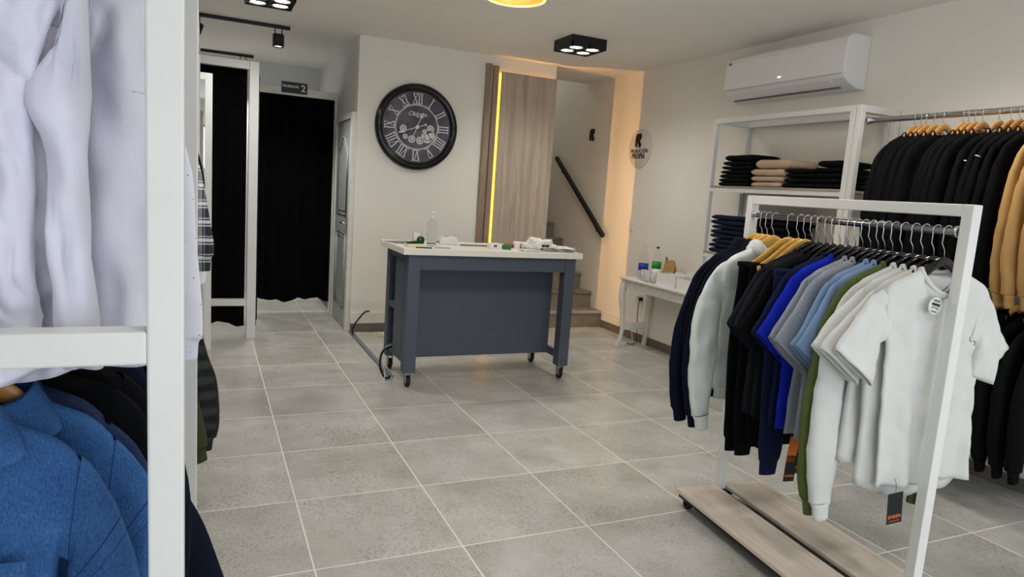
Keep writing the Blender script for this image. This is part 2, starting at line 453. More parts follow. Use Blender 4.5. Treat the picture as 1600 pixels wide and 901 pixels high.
lampbox(2.585, 2.955, 'black square ceiling box with four white lamps right of the pendant')
for x, y, w_ in ((0.6, 0.3, 'over the middle of the aisle'), (2.75, -0.1, 'over the rolling rack'), (0.6, -2.6, 'over the shop entrance'), (2.75, -2.9, 'over the front right of the shop')):  # four added boxes, out of view, lift the ceiling and upper walls
    lampbox(x, y, 'added out-of-view four-lamp ceiling box ' + w_)

def track(x0, x1, y, heads, label):
    t = empty('track_light', label, 'track light', (x0, y, ZC))
    MB().box(0, x1 - x0, -0.018, 0.018, -0.03, 0).build('rail', M['black_metal'], t, bevel=0.003)
    for hx, tilt in heads:
        hd = MB()
        hd.lathe([(0.0, 0.055), (0.047, 0.055), (0.05, 0.05), (0.05, -0.055), (0.043, -0.055), (0.04, -0.04)], 24, cap=False)
        mx = Matrix.Translation((hx - x0, 0, -0.135)) @ Matrix.Rotation(tilt, 4, 'Y')
        hd.xf(mx)
        for sx in (-1, 1): hd.box(hx - x0 + sx * 0.03 - 0.004, hx - x0 + sx * 0.03 + 0.004, -0.012, 0.012, -0.1, -0.03)
        h = hd.build('spot_head', M['black_metal'], t)
        MB().lathe([(0.0, -0.045), (0.042, -0.045)], 24, cap=False).xf(mx).build('bulb', M['bulb'], h)
        add_spot('spot_light', t, mx @ Vector((0, 0, -0.06)), TRACK_W, 110, 0.6, 0.035, (1, 0.97, 0.93), (0, tilt, 0))
track(-1.0, 0.31, 4.30, ((-0.47, radians(18)), (0.21, 0.0)), 'black ceiling track with two spot heads nearest the shop, above the fitting room curtains')
track(-1.0, 0.11, 6.2, ((0.0, 0.0), (-0.7, 0.0)), 'black ceiling track deeper in the passage, partly hidden by the curtain frame')

def pendant(x, y, label, watts, zl):
    pd = empty('pendant_lamp', label, 'pendant lamp', (x, y, ZC))
    MB().lathe([(0.165, -0.225), (0.17, -0.215), (0.155, -0.12), (0.03, -0.09), (0.03, -0.085), (0.16, -0.115), (0.177, -0.215), (0.17, -0.232)], 40, cap=False).build('shade', M['hwood2'], pd)
    MB().tube([(0.172 * cos(a * pi / 20), 0.172 * sin(a * pi / 20), -0.226) for a in range(40)], 0.007, n=8, closed=True).build('glowing_rim', M['warm_glow'], pd)
    MB().lathe([(0.05, 0), (0.05, -0.02), (0.006, -0.025), (0.006, zl + 0.05)], 20).build('canopy', M['black_metal'], pd)
    MB().lathe([(0, zl - 0.05), (0.035, zl - 0.035), (0.05, zl), (0.035, zl + 0.035), (0.015, zl + 0.06), (0.015, zl + 0.07)], 20).build('bulb', M['warm_glow'], pd)
    l = bpy.data.lights.new('pendant_bulb_light', 'POINT'); l.energy = watts; l.shadow_soft_size = 0.055; l.color = (1.0, 0.96, 0.90)
    o = bpy.data.objects.new('pendant_bulb_light', l); C.objects.link(o); o.parent = pd; o.location = (0, 0, zl)
pendant(1.26, 1.36, 'round warm-lit pendant lamp cut off by the top edge of the photo', 5.0, -0.155)
pendant(1.45, 0.35, 'added out-of-view fill pendant over the middle of the aisle', FILL_PENDANT_W, -0.36)  # added twin of the real pendant; its unseen bulb fills the room

# ------------------------------------------------------------------ wood wall panel with LED tape
wp = empty('wall_panel', 'tall greyed oak panel with warm light glowing along its left edge', 'wall panel', (2.345, YC, 0))
PW = XB - 0.006 - 2.345
MB().box(0, PW, -0.048, -0.030, 0.02, 2.672).build('panel_board', M['panel_wood'], wp, bevel=0.001)
mb = MB(); mb.box(0.12, 0.15, -0.030, -0.001, 0.1, 2.5); mb.box(PW - 0.18, PW - 0.15, -0.030, -0.001, 0.1, 2.5)
mb.build('batten', M['slat_wood'], wp)
led = MB(); led.box(0.003, 0.009, -0.028, -0.006, 0.03, 2.66); led.build('led_strip', M['led_soft'], wp)
led = MB(); led.box(PW - 0.047, PW - 0.045, -0.0092, -0.0082, 0.03, 2.64); led.build('led_strip', M['led_edge'], wp)
led = MB(); led.box(0.02, PW - 0.06, -0.014, -0.004, 2.60, 2.615); led.build('led_strip', M['led'], wp)
tag(bx('wall_slat', M['slat_wood'], 2.182, 2.243, YC - 0.035, YC - 0.0005, 0.02, 2.735, bevel=0.002), 'narrow oak slat on the wall nearest the clock', 'slat', 'oak slats left of the panel')
tag(bx('wall_slat', M['slat_wood'], 2.262, 2.318, YC - 0.035, YC - 0.0005, 0.02, 2.725, bevel=0.002), 'narrow oak slat lit orange by the glowing strip beside it', 'slat', 'oak slats left of the panel')

# ------------------------------------------------------------------ clock
ck = empty('wall_clock_round', 'big round black wall clock with silver roman numerals and gears', 'clock', (1.493, YC - 0.001, 2.035), (radians(90), 0, 0))
ck.name = 'round_clock'
R0 = 0.413
MB().lathe([(R0 - 0.03, 0), (R0, 0.0), (R0, 0.028), (R0 - 0.012, 0.05), (R0 - 0.04, 0.056), (R0 - 0.066, 0.046), (R0 - 0.07, 0.02), (R0 - 0.07, 0.0)], 72, cap=False).build('rim', M['black_gloss'], ck)
M['clock_face'] = mat('clock_face', (70, 68, 78), 0.2, var=0.7, vscale=4.5, coat=0.5, bump=0.08, bscale=7, stretch=(1.0, 0.7, 1))  # lightened, mottled colour stands in for reflections in the clock glass
MB().lathe([(0, 0.012), (R0 - 0.068, 0.012)], 64, cap=False).build('dial', M['clock_face'], ck)
MB().tube([(0.213 * cos(a * pi / 36), 0.213 * sin(a * pi / 36), 0.016) for a in range(72)], 0.006, n=6, closed=True).build('dial_ring', M['silver'], ck)
def bar(mb, p, q, w, z0=0.0125, z1=0.019):
    w *= 1.15
    p, q = Vector(p), Vector(q); d = (q - p).normalized(); nn = Vector((-d.y, d.x)) * w / 2
    mb.prism([tuple(p + nn), tuple(p - nn), tuple(q - nn), tuple(q + nn)], z0, z1)
ROM = ['XII', 'I', 'II', 'III', 'IIII', 'V', 'VI', 'VII', 'VIII', 'IX', 'X', 'XI']
for h, s in enumerate(ROM):
    mb = MB(); wid = {'I': 0.026, 'V': 0.05, 'X': 0.05}
    tot = sum(wid[c] for c in s); x = -tot / 2
    a0, a1 = -0.048, 0.048
    for c in s:
        w = wid[c]
        if c == 'I': bar(mb, (x + w / 2, a0), (x + w / 2, a1), 0.008)
        elif c == 'V': bar(mb, (x + 0.004, a1), (x + w / 2, a0), 0.008); bar(mb, (x + w - 0.004, a1), (x + w / 2, a0), 0.004)
        else: bar(mb, (x + 0.004, a1), (x + w - 0.004, a0), 0.008); bar(mb, (x + w - 0.004, a1), (x + 0.004, a0), 0.004)
        x += w
    bar(mb, (-tot / 2, a1), (tot / 2, a1), 0.005); bar(mb, (-tot / 2, a0), (tot / 2, a0), 0.005)
    mb.xf(Matrix.Rotation(-h * pi / 6, 4, 'Z') @ Matrix.Translation((0, 0.272, 0)))
    mb.build('numeral', M['silver'], ck)
def gear(x, y, r, nt, spokes=6):
    mb = MB(); pts = []
    for i in range(nt * 2):
        rr = r if i % 2 else r * 0.86
        for dth in (-0.3, 0.3):
            th = (i + dth) * pi / nt; pts.append((rr * cos(th), rr * sin(th)))
    n = len(pts); ri = r * 0.62
    vs = [(a, b, 0.014) for a, b in pts] + [(a, b, 0.021) for a, b in pts]
    inn = [(ri * cos(atan2(b, a)), ri * sin(atan2(b, a))) for a, b in pts]
    vs += [(a, b, 0.014) for a, b in inn] + [(a, b, 0.021) for a, b in inn]
    fs = []
    for i in range(n):
        j = (i + 1) % n
        fs += [(i, j, n + j, n + i), (n + i, n + j, 3 * n + j, 3 * n + i), (2 * n + i, 3 * n + i, 3 * n + j, 2 * n + j)]
    mb.add(vs, fs)
    for k in range(spokes):
        th = k * 2 * pi / spokes; bar(mb, (0, 0), (ri * 1.05 * cos(th), ri * 1.05 * sin(th)), r * 0.16, 0.0145, 0.0195)
    mb.lathe([(r * 0.26, 0.014), (r * 0.26, 0.022)], 14)
    mb.xf(Matrix.Translation((x, y, 0))).build('gear', M['silver'], ck)
gear(-0.135, -0.022, 0.036, 14); gear(-0.112, -0.098, 0.026, 12); gear(-0.046, -0.118, 0.038, 15)
gear(0.036, -0.125, 0.038, 15); gear(0.108, -0.085, 0.062, 22, 8); gear(0.138, -0.005, 0.038, 15); gear(0.14, -0.07, 0.05, 18)
gear(0.085, -0.04, 0.03, 12)
text('lettering', 'Oldgate', 0.062, M['silver'], ck, Matrix.Translation((0.0, 0.125, 0.0135)), 0.0006, shear=0.35, space=0.95)
def hand(ang, ln, tail, w, z, name):
    mb = MB(); z1 = z + 0.004
    bar(mb, (0, -tail), (0, ln * 0.62), w * 0.35, z, z1)
    mb.prism([(0, ln), (-w, ln * 0.72), (-w * 0.8, ln * 0.66), (0, ln * 0.52), (w * 0.8, ln * 0.66), (w, ln * 0.72)], z, z1)
    mb.lathe([(w * 0.75, z), (w * 0.75, z1)], 16, (0, -tail, 0)); mb.lathe([(0.018, z), (0.018, z1 + 0.003)], 18)
    mb.xf(Matrix.Rotation(-ang, 4, 'Z')).build(name, M['silver'], ck)
hand(radians(22), 0.155, 0.105, 0.016, 0.024, 'hour_hand')
hand(radians(250), 0.205, 0.09, 0.016, 0.030, 'minute_hand')

# ------------------------------------------------------------------ signs on the right wall
def logo(mb, cx, cy, s, z0, z1):
    P = [(0.0, 0.10), (0.02, 0.72), (0.14, 0.94), (0.36, 1.0), (0.86, 1.0), (0.98, 0.9), (0.97, 0.66), (0.84, 0.52), (0.74, 0.47), (1.0, 0.16), (0.98, 0.05), (0.8, -0.06), (0.68, -0.03), (0.38, 0.38), (0.34, 0.36), (0.32, 0.02), (0.2, -0.02)]
    mb.prism([(cx + (x - 0.5) * s * 0.78, cy + (y - 0.5) * s) for x, y in P], z0, z1)
sg = empty('wall_sign', 'round white sign with black lettering about own production on the right wall', 'sign', (XR, 3.67, 2.02))
mb = MB().lathe([(0, 0), (0.205, 0), (0.205, 0.008), (0.2, 0.011), (0, 0.011)], 56, cap=False).xf(W_RIGHT)
mb.build('disc', mat('sign_white', (214, 204, 198), 0.6), sg)
mb = MB(); logo(mb, -0.03, 0.085, 0.14, 0.0115, 0.016); mb.xf(W_RIGHT).build('emblem', M['ink'], sg)
text('lettering', 'PRODUCCIÓN', 0.052, M['ink'], sg, W_RIGHT @ Matrix.Translation((0, -0.028, 0.012)), 0.001, 0.0012, sx=0.9)
text('lettering', 'PROPIA', 0.078, M['ink'], sg, W_RIGHT @ Matrix.Translation((-0.012, -0.082, 0.012)), 0.001, 0.002, sx=0.9)
mb = MB(); logo(mb, 0, 0, 0.135, 0.0005, 0.012); mb.xf(at(W_RIGHT, XR, 4.69, 2.21))
tag(mb.build('wall_emblem', M['ink']), 'small black cut-out emblem on the wall above the handrail', 'emblem')

# handrail
hr = empty('handrail', 'slanting black square handrail fixed to the stair wall', 'handrail', (XR - 0.07, 4.15, 1.05))
dv = Vector((0, 5.43 - 4.15, 0.90)); un = dv.normalized()
MB().tube([(0, 0, 0), tuple(dv)], [0.03, 0.03], n=4, smooth=False).build('rail', M['black_metal'], hr, bevel=0.002)
for f in (0.12, 0.86):
    p = dv * f
    mb = MB(); mb.tube([(0, p.y, p.z - 0.02), (0.0, p.y, p.z - 0.06), (0.03, p.y, p.z - 0.07), (0.068, p.y, p.z - 0.07)], 0.008, n=8); mb.lathe([(0.025, 0.062), (0.025, 0.07)], 16, (0, p.y, p.z - 0.07), axis='x')
    mb.build('bracket', M['black_metal'], hr)
sw = empty('light_switch', 'white switch plate on the right wall below the round sign', 'switch', (XR, 3.70, 1.21))
bx('plate', M['white_plastic'], -0.011, -0.0005, -0.038, 0.038, -0.06, 0.06, sw, bevel=0.004)
for k in (-1, 0, 1): bx('rocker', M['white_plastic'], -0.015, -0.011, -0.022, 0.022, k * 0.033 - 0.013, k * 0.033 + 0.013, sw, bevel=0.002)
so = empty('wall_socket', 'white wall socket with two plugs under the console table', 'socket', (XR, 3.40, 0.47))
bx('plate', M['white_plastic'], -0.012, -0.0005, -0.075, 0.075, -0.045, 0.045, so, bevel=0.004)
bx('plug', M['black'], -0.05, -0.012, -0.055, -0.02, -0.03, 0.01, so, bevel=0.006)
bx('plug', M['white_plastic'], -0.05, -0.012, 0.02, 0.055, -0.02, 0.02, so, bevel=0.006)
def cord(pts, r, m): MB().tube(catmull([(x_ - XR, y_ - 3.40, z_ - 0.47) for x_, y_, z_ in pts], 6), r, n=6).build('cord', m, so)
cord([(XR - 0.045, 3.365, 0.44), (XR - 0.055, 3.36, 0.3), (XR - 0.05, 3.35, 0.12), (XR - 0.07, 3.32, 0.012), (XR - 0.16, 3.26, 0.006), (XR - 0.2, 3.3, 0.006)], 0.004, M['black'])
cord([(XR - 0.045, 3.44, 0.45), (XR - 0.06, 3.46, 0.3), (XR - 0.05, 3.45, 0.15), (XR - 0.06, 3.4, 0.012), (XR - 0.1, 3.3, 0.006), (XR - 0.07, 3.12, 0.006)], 0.0035, M['white_plastic'])

# ------------------------------------------------------------------ air conditioner
ac = empty('air_conditioner', 'white wall-mounted split air conditioner above the shelf unit', 'air conditioner', (XR, 1.61, 2.5))
def ext(mb, prof, y0, y1, smooth=False):   # profile (x, z) extruded along y
    n = len(prof); vs = [(x, y0, z) for x, z in prof] + [(x, y1, z) for x, z in prof]
    fs = [tuple(range(n)), tuple(range(2 * n - 1, n - 1, -1))] + [(i, n + i, n + (i + 1) % n, (i + 1) % n) for i in range(n)]
    mb.add(vs, fs, smooth); return mb
prof = [(-0.001, 0.205), (-0.15, 0.205), (-0.185, 0.198), (-0.212, 0.175), (-0.222, 0.14), (-0.226, 0.0), (-0.224, -0.07), (-0.205, -0.095), (-0.14, -0.135), (-0.07, -0.158), (-0.001, -0.16)]
ext(MB(), prof, -0.6, 0.6).build('body', M['white_plastic'], ac, bevel=0.010, seg=3)
MB().box(-0.2287, -0.222, -0.585, 0.585, -0.068, -0.0665).build('panel_seam', M['grey_plastic'], ac)
fl = MB(); ext(fl, [(-0.2235, -0.079), (-0.2295, -0.078), (-0.21, -0.1), (-0.145, -0.141), (-0.14, -0.137), (-0.206, -0.094)], -0.47, 0.53)
fl.build('air_flap', M['white_plastic'], ac, bevel=0.002)
MB().box(-0.142, -0.118, -0.5, 0.55, -0.150, -0.142).build('air_outlet', M['ink_grey'], ac)
bx('status_light', mat('status_light', (255, 255, 255), 0.4, emis=(255, 255, 255), estr=1.6), -0.2285, -0.225, -0.03, 0.0, -0.03, -0.022, ac)
bx('maker_badge', M['grey_plastic'], -0.2245, -0.2215, 0.53, 0.56, 0.13, 0.15, ac)

# ------------------------------------------------------------------ fitting rooms
def curtain(name, label, x0, x1, y, z0, z1, amp, waves, seed, axis='x', group=None):
    rnd = random.Random(seed); ph = rnd.uniform(0, 6)
    def fn(u, v):
        p = x0 + (x1 - x0) * u
        d = amp * sin(u * waves * 2 * pi + ph + 0.7 * sin(v * 2.2 + u * 5)) * (0.45 + 0.55 * v) + amp * 0.5 * sin(u * waves * 0.63 * 2 * pi + 2 * ph + v)
        z = z1 + (z0 - z1) * v + (0.018 * sin(u * 9 + ph) + 0.012 * sin(u * 23 + ph)) * v
        return (p, y + d, z) if axis == 'x' else (y + d, p, z)
    return tag(MB().grid(fn, 110, 30).build(name, M['curtain'], solid=0.006), label, 'curtain', group)
fr = empty('fitting_room_portal', 'white steel frame holding the near fitting room curtain', 'curtain frame', (0, 3.99, 0))
bx('post', M['white_metal'], -0.048, 0.03, -0.035, 0.04, 0, 2.425, fr, bevel=0.004)
bx('top_bar', M['white_metal'], -1.145, -0.048, -0.03, 0.03, 2.355, 2.425, fr, bevel=0.004)
bx('low_bar', M['white_metal'], -1.145, -0.048, -0.03, 0.03, 0.30, 0.36, fr, bevel=0.004)
curtain('fitting_room_curtain', 'black curtain of the near fitting room behind the white frame', -1.12, -0.06, 4.07, 0.115, 2.40, 0.02, 9, 3)
curtain('fitting_room_curtain', 'black curtain closing the side of the near fitting room, right of the white post', 4.06, 5.2, 0.035, 0.12, 2.33, 0.018, 9, 5, axis='y')
curtain('fitting_room_curtain', 'wide black curtain of the far fitting room under its number plate', 0.09, 0.885, 5.25, 0.135, 2.33, 0.02, 7, 8)
tag(bx('curtain_pelmet', M['white_wood'], 0.07, XA - 0.012, 5.19, 5.225, 2.315, 2.39, bevel=0.003), 'pale board over the far fitting room curtain', 'pelmet')
tag(bx('curtain_jamb', M['white_wood'], 0.882, XA - 0.001, 5.23, 5.27, 0.0, 2.31, bevel=0.003), 'slim pale upright between the far curtain and the passage wall', 'jamb')
ps = empty('number_plate', 'black plate reading fitting room two on the pale board', 'sign', (0.458, 5.188, 2.395))
a = Matrix.Rotation(radians(0), 4, 'Y')
MB().box(-0.13, 0.13, -0.008, 0, -0.058, 0.055).build('plate', M['black'], ps, bevel=0.004)
text('lettering', 'PROBADOR', 0.034, M['silver'], ps, Matrix.Translation((-0.04, -0.0085, 0.008)) @ W_BACK, 0.0006, 0.001, space=1.02, sx=0.88)
text('lettering', '2', 0.095, M['silver'], ps, Matrix.Translation((0.088, -0.0085, -0.004)) @ W_BACK, 0.0006, 0.002)
tag(ps, None)
mr = empty('standing_mirror', 'white framed mirror standing in front of the near fitting room', 'mirror', (-0.62, 3.6, 0))
mb = MB(); mb.box(-0.3, -0.245, -0.02, 0.02, 0, 2.235); mb.box(0.225, 0.28, -0.02, 0.02, 0, 2.235); mb.box(-0.245, 0.225, -0.02, 0.02, 2.18, 2.235); mb.box(-0.245, 0.225, -0.02, 0.02, 0, 0.08)
mb.build('frame', M['white_metal'], mr, bevel=0.003)
bx('glass', M['mirror'], -0.245, 0.225, -0.012, 0.012, 0.08, 2.18, mr)

# ------------------------------------------------------------------ counter
ct = empty('shop_counter', 'slate blue counter on casters with a thick white top', 'counter', (0.93, 2.2, 0))
CX, CY = 1.36, 0.62
def lb(name, m, x0, x1, y0, y1, z0, z1, bevel=0.003, parent=None): return bx(name, m, x0, x1, y0, y1, z0, z1, parent or ct, bevel=bevel)
lb('countertop', M['laminate'], -0.045, CX + 0.045, -0.025, CY + 0.06, 0.985, 1.03, 0.003)
for x0 in (0, CX - 0.09):
    for y0 in (0, CY - 0.09):
        lg = lb('leg', M['counter'], x0, x0 + 0.09, y0, y0 + 0.09, 0.115, 0.985)
        # caster
        cs = MB(); px, py = x0 + 0.045, y0 + 0.045
        cs.box(px - 0.03, px + 0.03, py - 0.03, py + 0.03, 0.108, 0.115)
        for q in (-1, 1): cs.box(px + q * 0.019 - 0.002, px + q * 0.019 + 0.002, py - 0.022, py + 0.028, 0.035, 0.108)
        cs.lathe([(0.008, -0.024), (0.008, 0.024)], 12, (px, py + 0.006, 0.042), axis='x')
        cf = cs.build('caster', M['steel'], ct)
        MB().lathe([(0.02, -0.015), (0.034, -0.015), (0.042, -0.009), (0.042, 0.009), (0.034, 0.015), (0.02, 0.015), (0.02, -0.015)], 24, (px, py + 0.006, 0.042), axis='x', cap=False).build('wheel', M['rubber'], cf)
lb('front_apron', M['counter'], 0.09, CX - 0.09, 0.006, 0.03, 0.875, 0.985)
lb('back_apron', M['counter'], 0.09, CX - 0.09, CY - 0.03, CY - 0.006, 0.875, 0.985)
lb('side_apron', M['counter'], CX - 0.03, CX - 0.006, 0.09, CY - 0.09, 0.875, 0.985)
lb('side_apron', M['counter'], 0.006, 0.03, 0.09, CY - 0.09, 0.93, 0.985)
lb('side_rail', M['counter'], CX - 0.06, CX - 0.02, 0.09, CY - 0.09, 0.16, 0.215)
lb('side_rail', M['counter'], 0.02, 0.06, 0.09, CY - 0.09, 0.16, 0.225)
lb('front_panel', M['counter'], 0.03, CX - 0.075, 0.225, 0.243, 0.175, 0.985)
lb('side_panel', M['counter'], CX - 0.095, CX - 0.077, 0.243, CY - 0.092, 0.2, 0.975)
lb('side_stile', M['counter'], 0.0, 0.03, 0.1, 0.345, 0.225, 0.93)
lb('bottom_board', M['counter'], 0.03, CX - 0.097, 0.243, CY - 0.092, 0.2, 0.22)
lb('shelf', M['counter'], 0.002, CX - 0.097, 0.345, CY - 0.092, 0.53, 0.57)
lb('divider', M['counter'], 0.45, 0.468, 0.243, CY - 0.092, 0.22, 0.97)
tag(bx('storage_box', M['ink_grey'], 0.97, 1.2, 2.58, 2.70, 0.5705, 0.64, bevel=0.004), 'small grey box on the open shelf in the side of the counter', 'box')

# things on the counter (top at z = 1.03)
ZT = 1.0302
bt = empty('spray_bottle', 'tall clear pump bottle standing near the left end of the counter', 'bottle', (1.16, 2.42, ZT))
MB().lathe([(0, 0.001), (0.034, 0.001), (0.036, 0.006), (0.036, 0.155), (0.033, 0.175), (0.02, 0.195), (0.013, 0.2), (0.013, 0.212)], 28).build('bottle_body', M['pet'], bt)
MB().lathe([(0.015, 0.205), (0.015, 0.222), (0.007, 0.226), (0.007, 0.24), (0.012, 0.242), (0.012, 0.252), (0.004, 0.256)], 20).build('pump_cap', M['white_plastic'], bt)
tag(MB().lathe([(0.0, 0.002), (0.03, 0.002), (0.034, 0.09), (0.032, 0.09), (0.028, 0.005), (0, 0.005)], 24, cap=False).build('clear_cup', M['cup'], loc=(1.075, 2.52, ZT)), 'small clear cup left of the pump bottle on the counter', 'cup')
tag(bx('notepad', M['cream_paper'], -0.06, 0.06, -0.05, 0.05, 0, 0.022, loc=(1.0, 2.33, ZT), rot=(0, 0, 0.1), bevel=0.001), 'cream block of paper notes at the left end of the counter', 'notepad')
tp = empty('tape_dispenser', 'dark green tape dispenser on the cream notepad', 'tape dispenser', (1.02, 2.34, ZT + 0.0222), (0, 0, 0.25))
mb = MB(); ext(mb, [(-0.075, 0), (0.06, 0), (0.062, 0.012), (0.045, 0.028), (0.0, 0.022), (-0.06, 0.016), (-0.076, 0.012)], -0.014, 0.014); mb.build('body', M['dgreen'], tp, bevel=0.004)
MB().lathe([(0.012, -0.011), (0.027, -0.011), (0.027, 0.011), (0.012, 0.011), (0.012, -0.011)], 20, (0.036, 0, 0.028), axis='y', cap=False).build('tape_roll', M['dgreen'], tp)
MB().tube(catmull([(-0.07, 0, 0.014), (-0.085, 0.008, 0.018), (-0.07, 0.02, 0.016)], 5), 0.004, n=6).build('tape_cutter', M['steel'], tp)
cb2 = empty('clipboard', 'grey clipboard lying at the back left corner of the counter', 'clipboard', (0.99, 2.66, ZT), (0, 0, 0.2))
bx('board', M['grey_plastic'], -0.09, 0.09, -0.1, 0.1, 0, 0.004, cb2, bevel=0.001)
bx('clip', M['steel'], -0.035, 0.035, -0.095, -0.07, 0.004, 0.014, cb2, bevel=0.003)
tag(bx('pen', M['ink'], -0.06, 0.06, -0.004, 0.004, 0, 0.008, loc=(1.05, 2.235, ZT), rot=(0, 0, -0.1), bevel=0.002), 'black pen at the front left edge of the counter', 'pen')
tag(bx('pen', M['steel'], -0.06, 0.06, -0.004, 0.004, 0, 0.008, loc=(1.2, 2.26, ZT), rot=(0, 0, -0.05), bevel=0.002), 'grey pen at the front edge below the pump bottle', 'pen')
pr = empty('label_printer', 'small white label printer right of the pump bottle on the counter', 'printer', (1.36, 2.62, ZT), (0, 0, -0.15))
mb = MB(); ext(mb, [(-0.07, 0), (0.07, 0), (0.07, 0.045), (0.055, 0.06), (-0.045, 0.06), (-0.07, 0.04)], -0.05, 0.05); mb.build('body', M['white_plastic'], pr, bevel=0.004)
bx('slot', M['ink'], -0.03, 0.0, -0.01, 0.01, 0.06, 0.0615, pr)
MB().tube(catmull([(-0.07, 0, 0.02), (-0.11, 0.0, 0.012), (-0.15, -0.02, 0.005)], 5), 0.004, n=6).build('cable', M['ink'], pr)
rl = empty('ruler', 'grey ridged ruler strip lying along the middle of the counter', 'ruler', (1.57, 2.55, ZT), (0, 0, -0.03))
bx('strip', M['grey_plastic'], -0.13, 0.13, -0.02, 0.02, 0, 0.012, rl, bevel=0.002)
mb = MB()
for k in range(26): mb.box(-0.125 + k * 0.01, -0.121 + k * 0.01, -0.02, -0.004, 0.012, 0.0145)
mb.build('ridges', M['paper'], rl)
sb = empty('small_box', 'little white carton with a black mark beside the green box', 'box', (1.66, 2.40, ZT), (0, 0, 0.05))
bx('carton', M['paper'], -0.042, 0.042, -0.03, 0.03, 0, 0.042, sb, bevel=0.002)
for a_ in ((-0.012, -0.002), (0.001, 0.012)): bx('print', M['ink'], *a_, -0.0312, -0.0302, 0.012, 0.03, sb)
tag(bx('green_box', M['green'], -0.032, 0.032, -0.025, 0.025, 0, 0.035, loc=(1.752, 2.36, ZT), rot=(0, 0, -0.1), bevel=0.003), 'small green box on the counter in front of the glowing strip', 'box')
tag(bx('red_stapler', M['red'], -0.04, 0.04, -0.015, 0.015, 0, 0.03, loc=(1.84, 2.52, ZT), rot=(0, 0, -0.3), bevel=0.006), 'small red stapler right of the green box', 'stapler')
cp = empty('card_box', 'white carton with black marks lying left of the crumpled bag', 'box', (1.96, 2.48, ZT), (0, 0, -0.25))
bx('carton', M['paper'], -0.085, 0.085, -0.05, 0.05, 0, 0.05, cp, bevel=0.003)
for a_ in ((-0.045, -0.032, -0.0512, -0.0502, 0.008, 0.02), (-0.043, -0.034, -0.0512, -0.0502, 0.026, 0.038), (-0.03, 0.0, 0.02, 0.03, 0.05, 0.0507)): bx('print', M['ink'], *a_, cp)
def blob(nu, nv, rx, ry, rz, amp, seed, flat=True):
    def fn(u, v):
        th = 2 * pi * u; ph = pi * v
        p = Vector((cos(th) * sin(ph), sin(th) * sin(ph), cos(ph)))
        d = 1 + amp * noise.noise(p * 1.7 + Vector((seed, 0, 0))) + amp * 0.5 * noise.noise(p * 4.5 + Vector((seed, 3, 0))) + amp * 0.25 * noise.noise(p * 10 + Vector((seed, 3, 9)))
        q = Vector((p.x * rx, p.y * ry, p.z * rz)) * d
        return (q.x, q.y, max(q.z, -rz * 0.55) + rz * 0.55)
    return MB().grid(fn, nu, nv)
bgn = empty('crumpled_bag', 'crumpled white plastic bag with black print on the counter', 'bag', (2.05, 2.38, ZT))
blob(48, 30, 0.12, 0.1, 0.062, 0.4, 2.0).build('bag', M['paper'], bgn, merge=1e-5)
for k, (x_, w_) in enumerate(((-0.03, 0.018), (-0.006, 0.012), (0.012, 0.022))):
    MB().box(x_, x_ + w_, -0.098, -0.08, 0.035 + 0.004 * (k % 2), 0.05).build('print', M['ink'], bgn)
mb = MB()
def sheet(mb, cx, cy, z, w, d, a, seed, lift=0.012):
    n0 = len(mb.v)
    mb.grid(lambda u, v: ((u - 0.5) * w, (v - 0.5) * d, lift * abs(noise.noise(Vector((u * 2.2 + seed, v * 2.2, 1)))) ), 12, 12)
    mb.xf(Matrix.Translation((cx, cy, z)) @ Matrix.Rotation(a, 4, 'Z'), n0)
for k, (cx, cy, w, d, a, lab) in enumerate(((2.17, 2.33, 0.27, 0.19, -0.15, 'white printed flyer folded against the crumpled bag'), (2.25, 2.40, 0.2, 0.15, 0.2, 'white flyer nearest the right end of the counter'), (1.93, 2.27, 0.2, 0.1, 0.08, 'thin white flyer at the front edge left of the crumpled bag'))):
    mb = MB(); nn = 7 if k < 2 else 2
    for q in range(nn): sheet(mb, 0.002 * sin(q * 3), 0.002 * cos(q * 5), 0.0005 + q * 0.0042, w, d, 0.03 * sin(q * 2.1), k * 5 + q, 0.012)
    f = mb.build('flyer', M['paper'], loc=(cx, cy, ZT), rot=(0, 0, a), solid=0.0006)
    tag(f, lab, 'flyer', 'loose papers on the counter')
    pm = MB(); rr = random.Random(k)
    for q in range(9):
        x, y = rr.uniform(-w * 0.35, w * 0.3), rr.uniform(-d * 0.35, d * 0.3); pm.box(x, x + rr.uniform(0.008, 0.035), y, y + 0.007, nn * 0.0042 + 0.011, nn * 0.0042 + 0.0118)
    pm.build('print', M['ink'], f)

# cables by the counter
dc = empty('cable_duct', 'grey cable duct running over the floor from the door to the counter', 'cable duct', (0.9, 2.53, 0))
mb = MB(); ext(mb, [(0, 0), (0.05, 0), (0.042, 0.012), (0.008, 0.012)], 0, 1.62); mb.build('cover', M['duct'], dc, bevel=0.001)
tag(MB().tube(catmull([(0.925, 2.5, 0.012), (0.86, 2.45, 0.02), (0.83, 2.5, 0.1), (0.86, 2.55, 0.2), (0.95, 2.58, 0.235)], 8), 0.009, n=8).build('power_cable', M['black']), 'thick black cable looping from the floor duct up into the counter', 'cable')
tag(MB().tube(catmull([(0.935, 2.52, 0.02), (0.88, 2.4, 0.006), (0.84, 2.4, 0.006), (0.86, 2.46, 0.05), (0.855, 2.55, 0.16), (0.9, 2.6, 0.225), (0.95, 2.6, 0.23)], 8), 0.003, n=6).build('power_cable', M['white_plastic']), 'thin white cable beside the thick black loop at the counter', 'cable')
tag(MB().tube(catmull([(0.93, 4.05, 0.014), (0.9, 3.95, 0.05), (0.92, 3.9, 0.14), (1.02, 4.0, 0.22), (1.09, 4.1, 0.215)], 8), 0.009, n=8).build('power_cable', M['black']), 'black cable arching out of the duct by the door corner', 'cable')
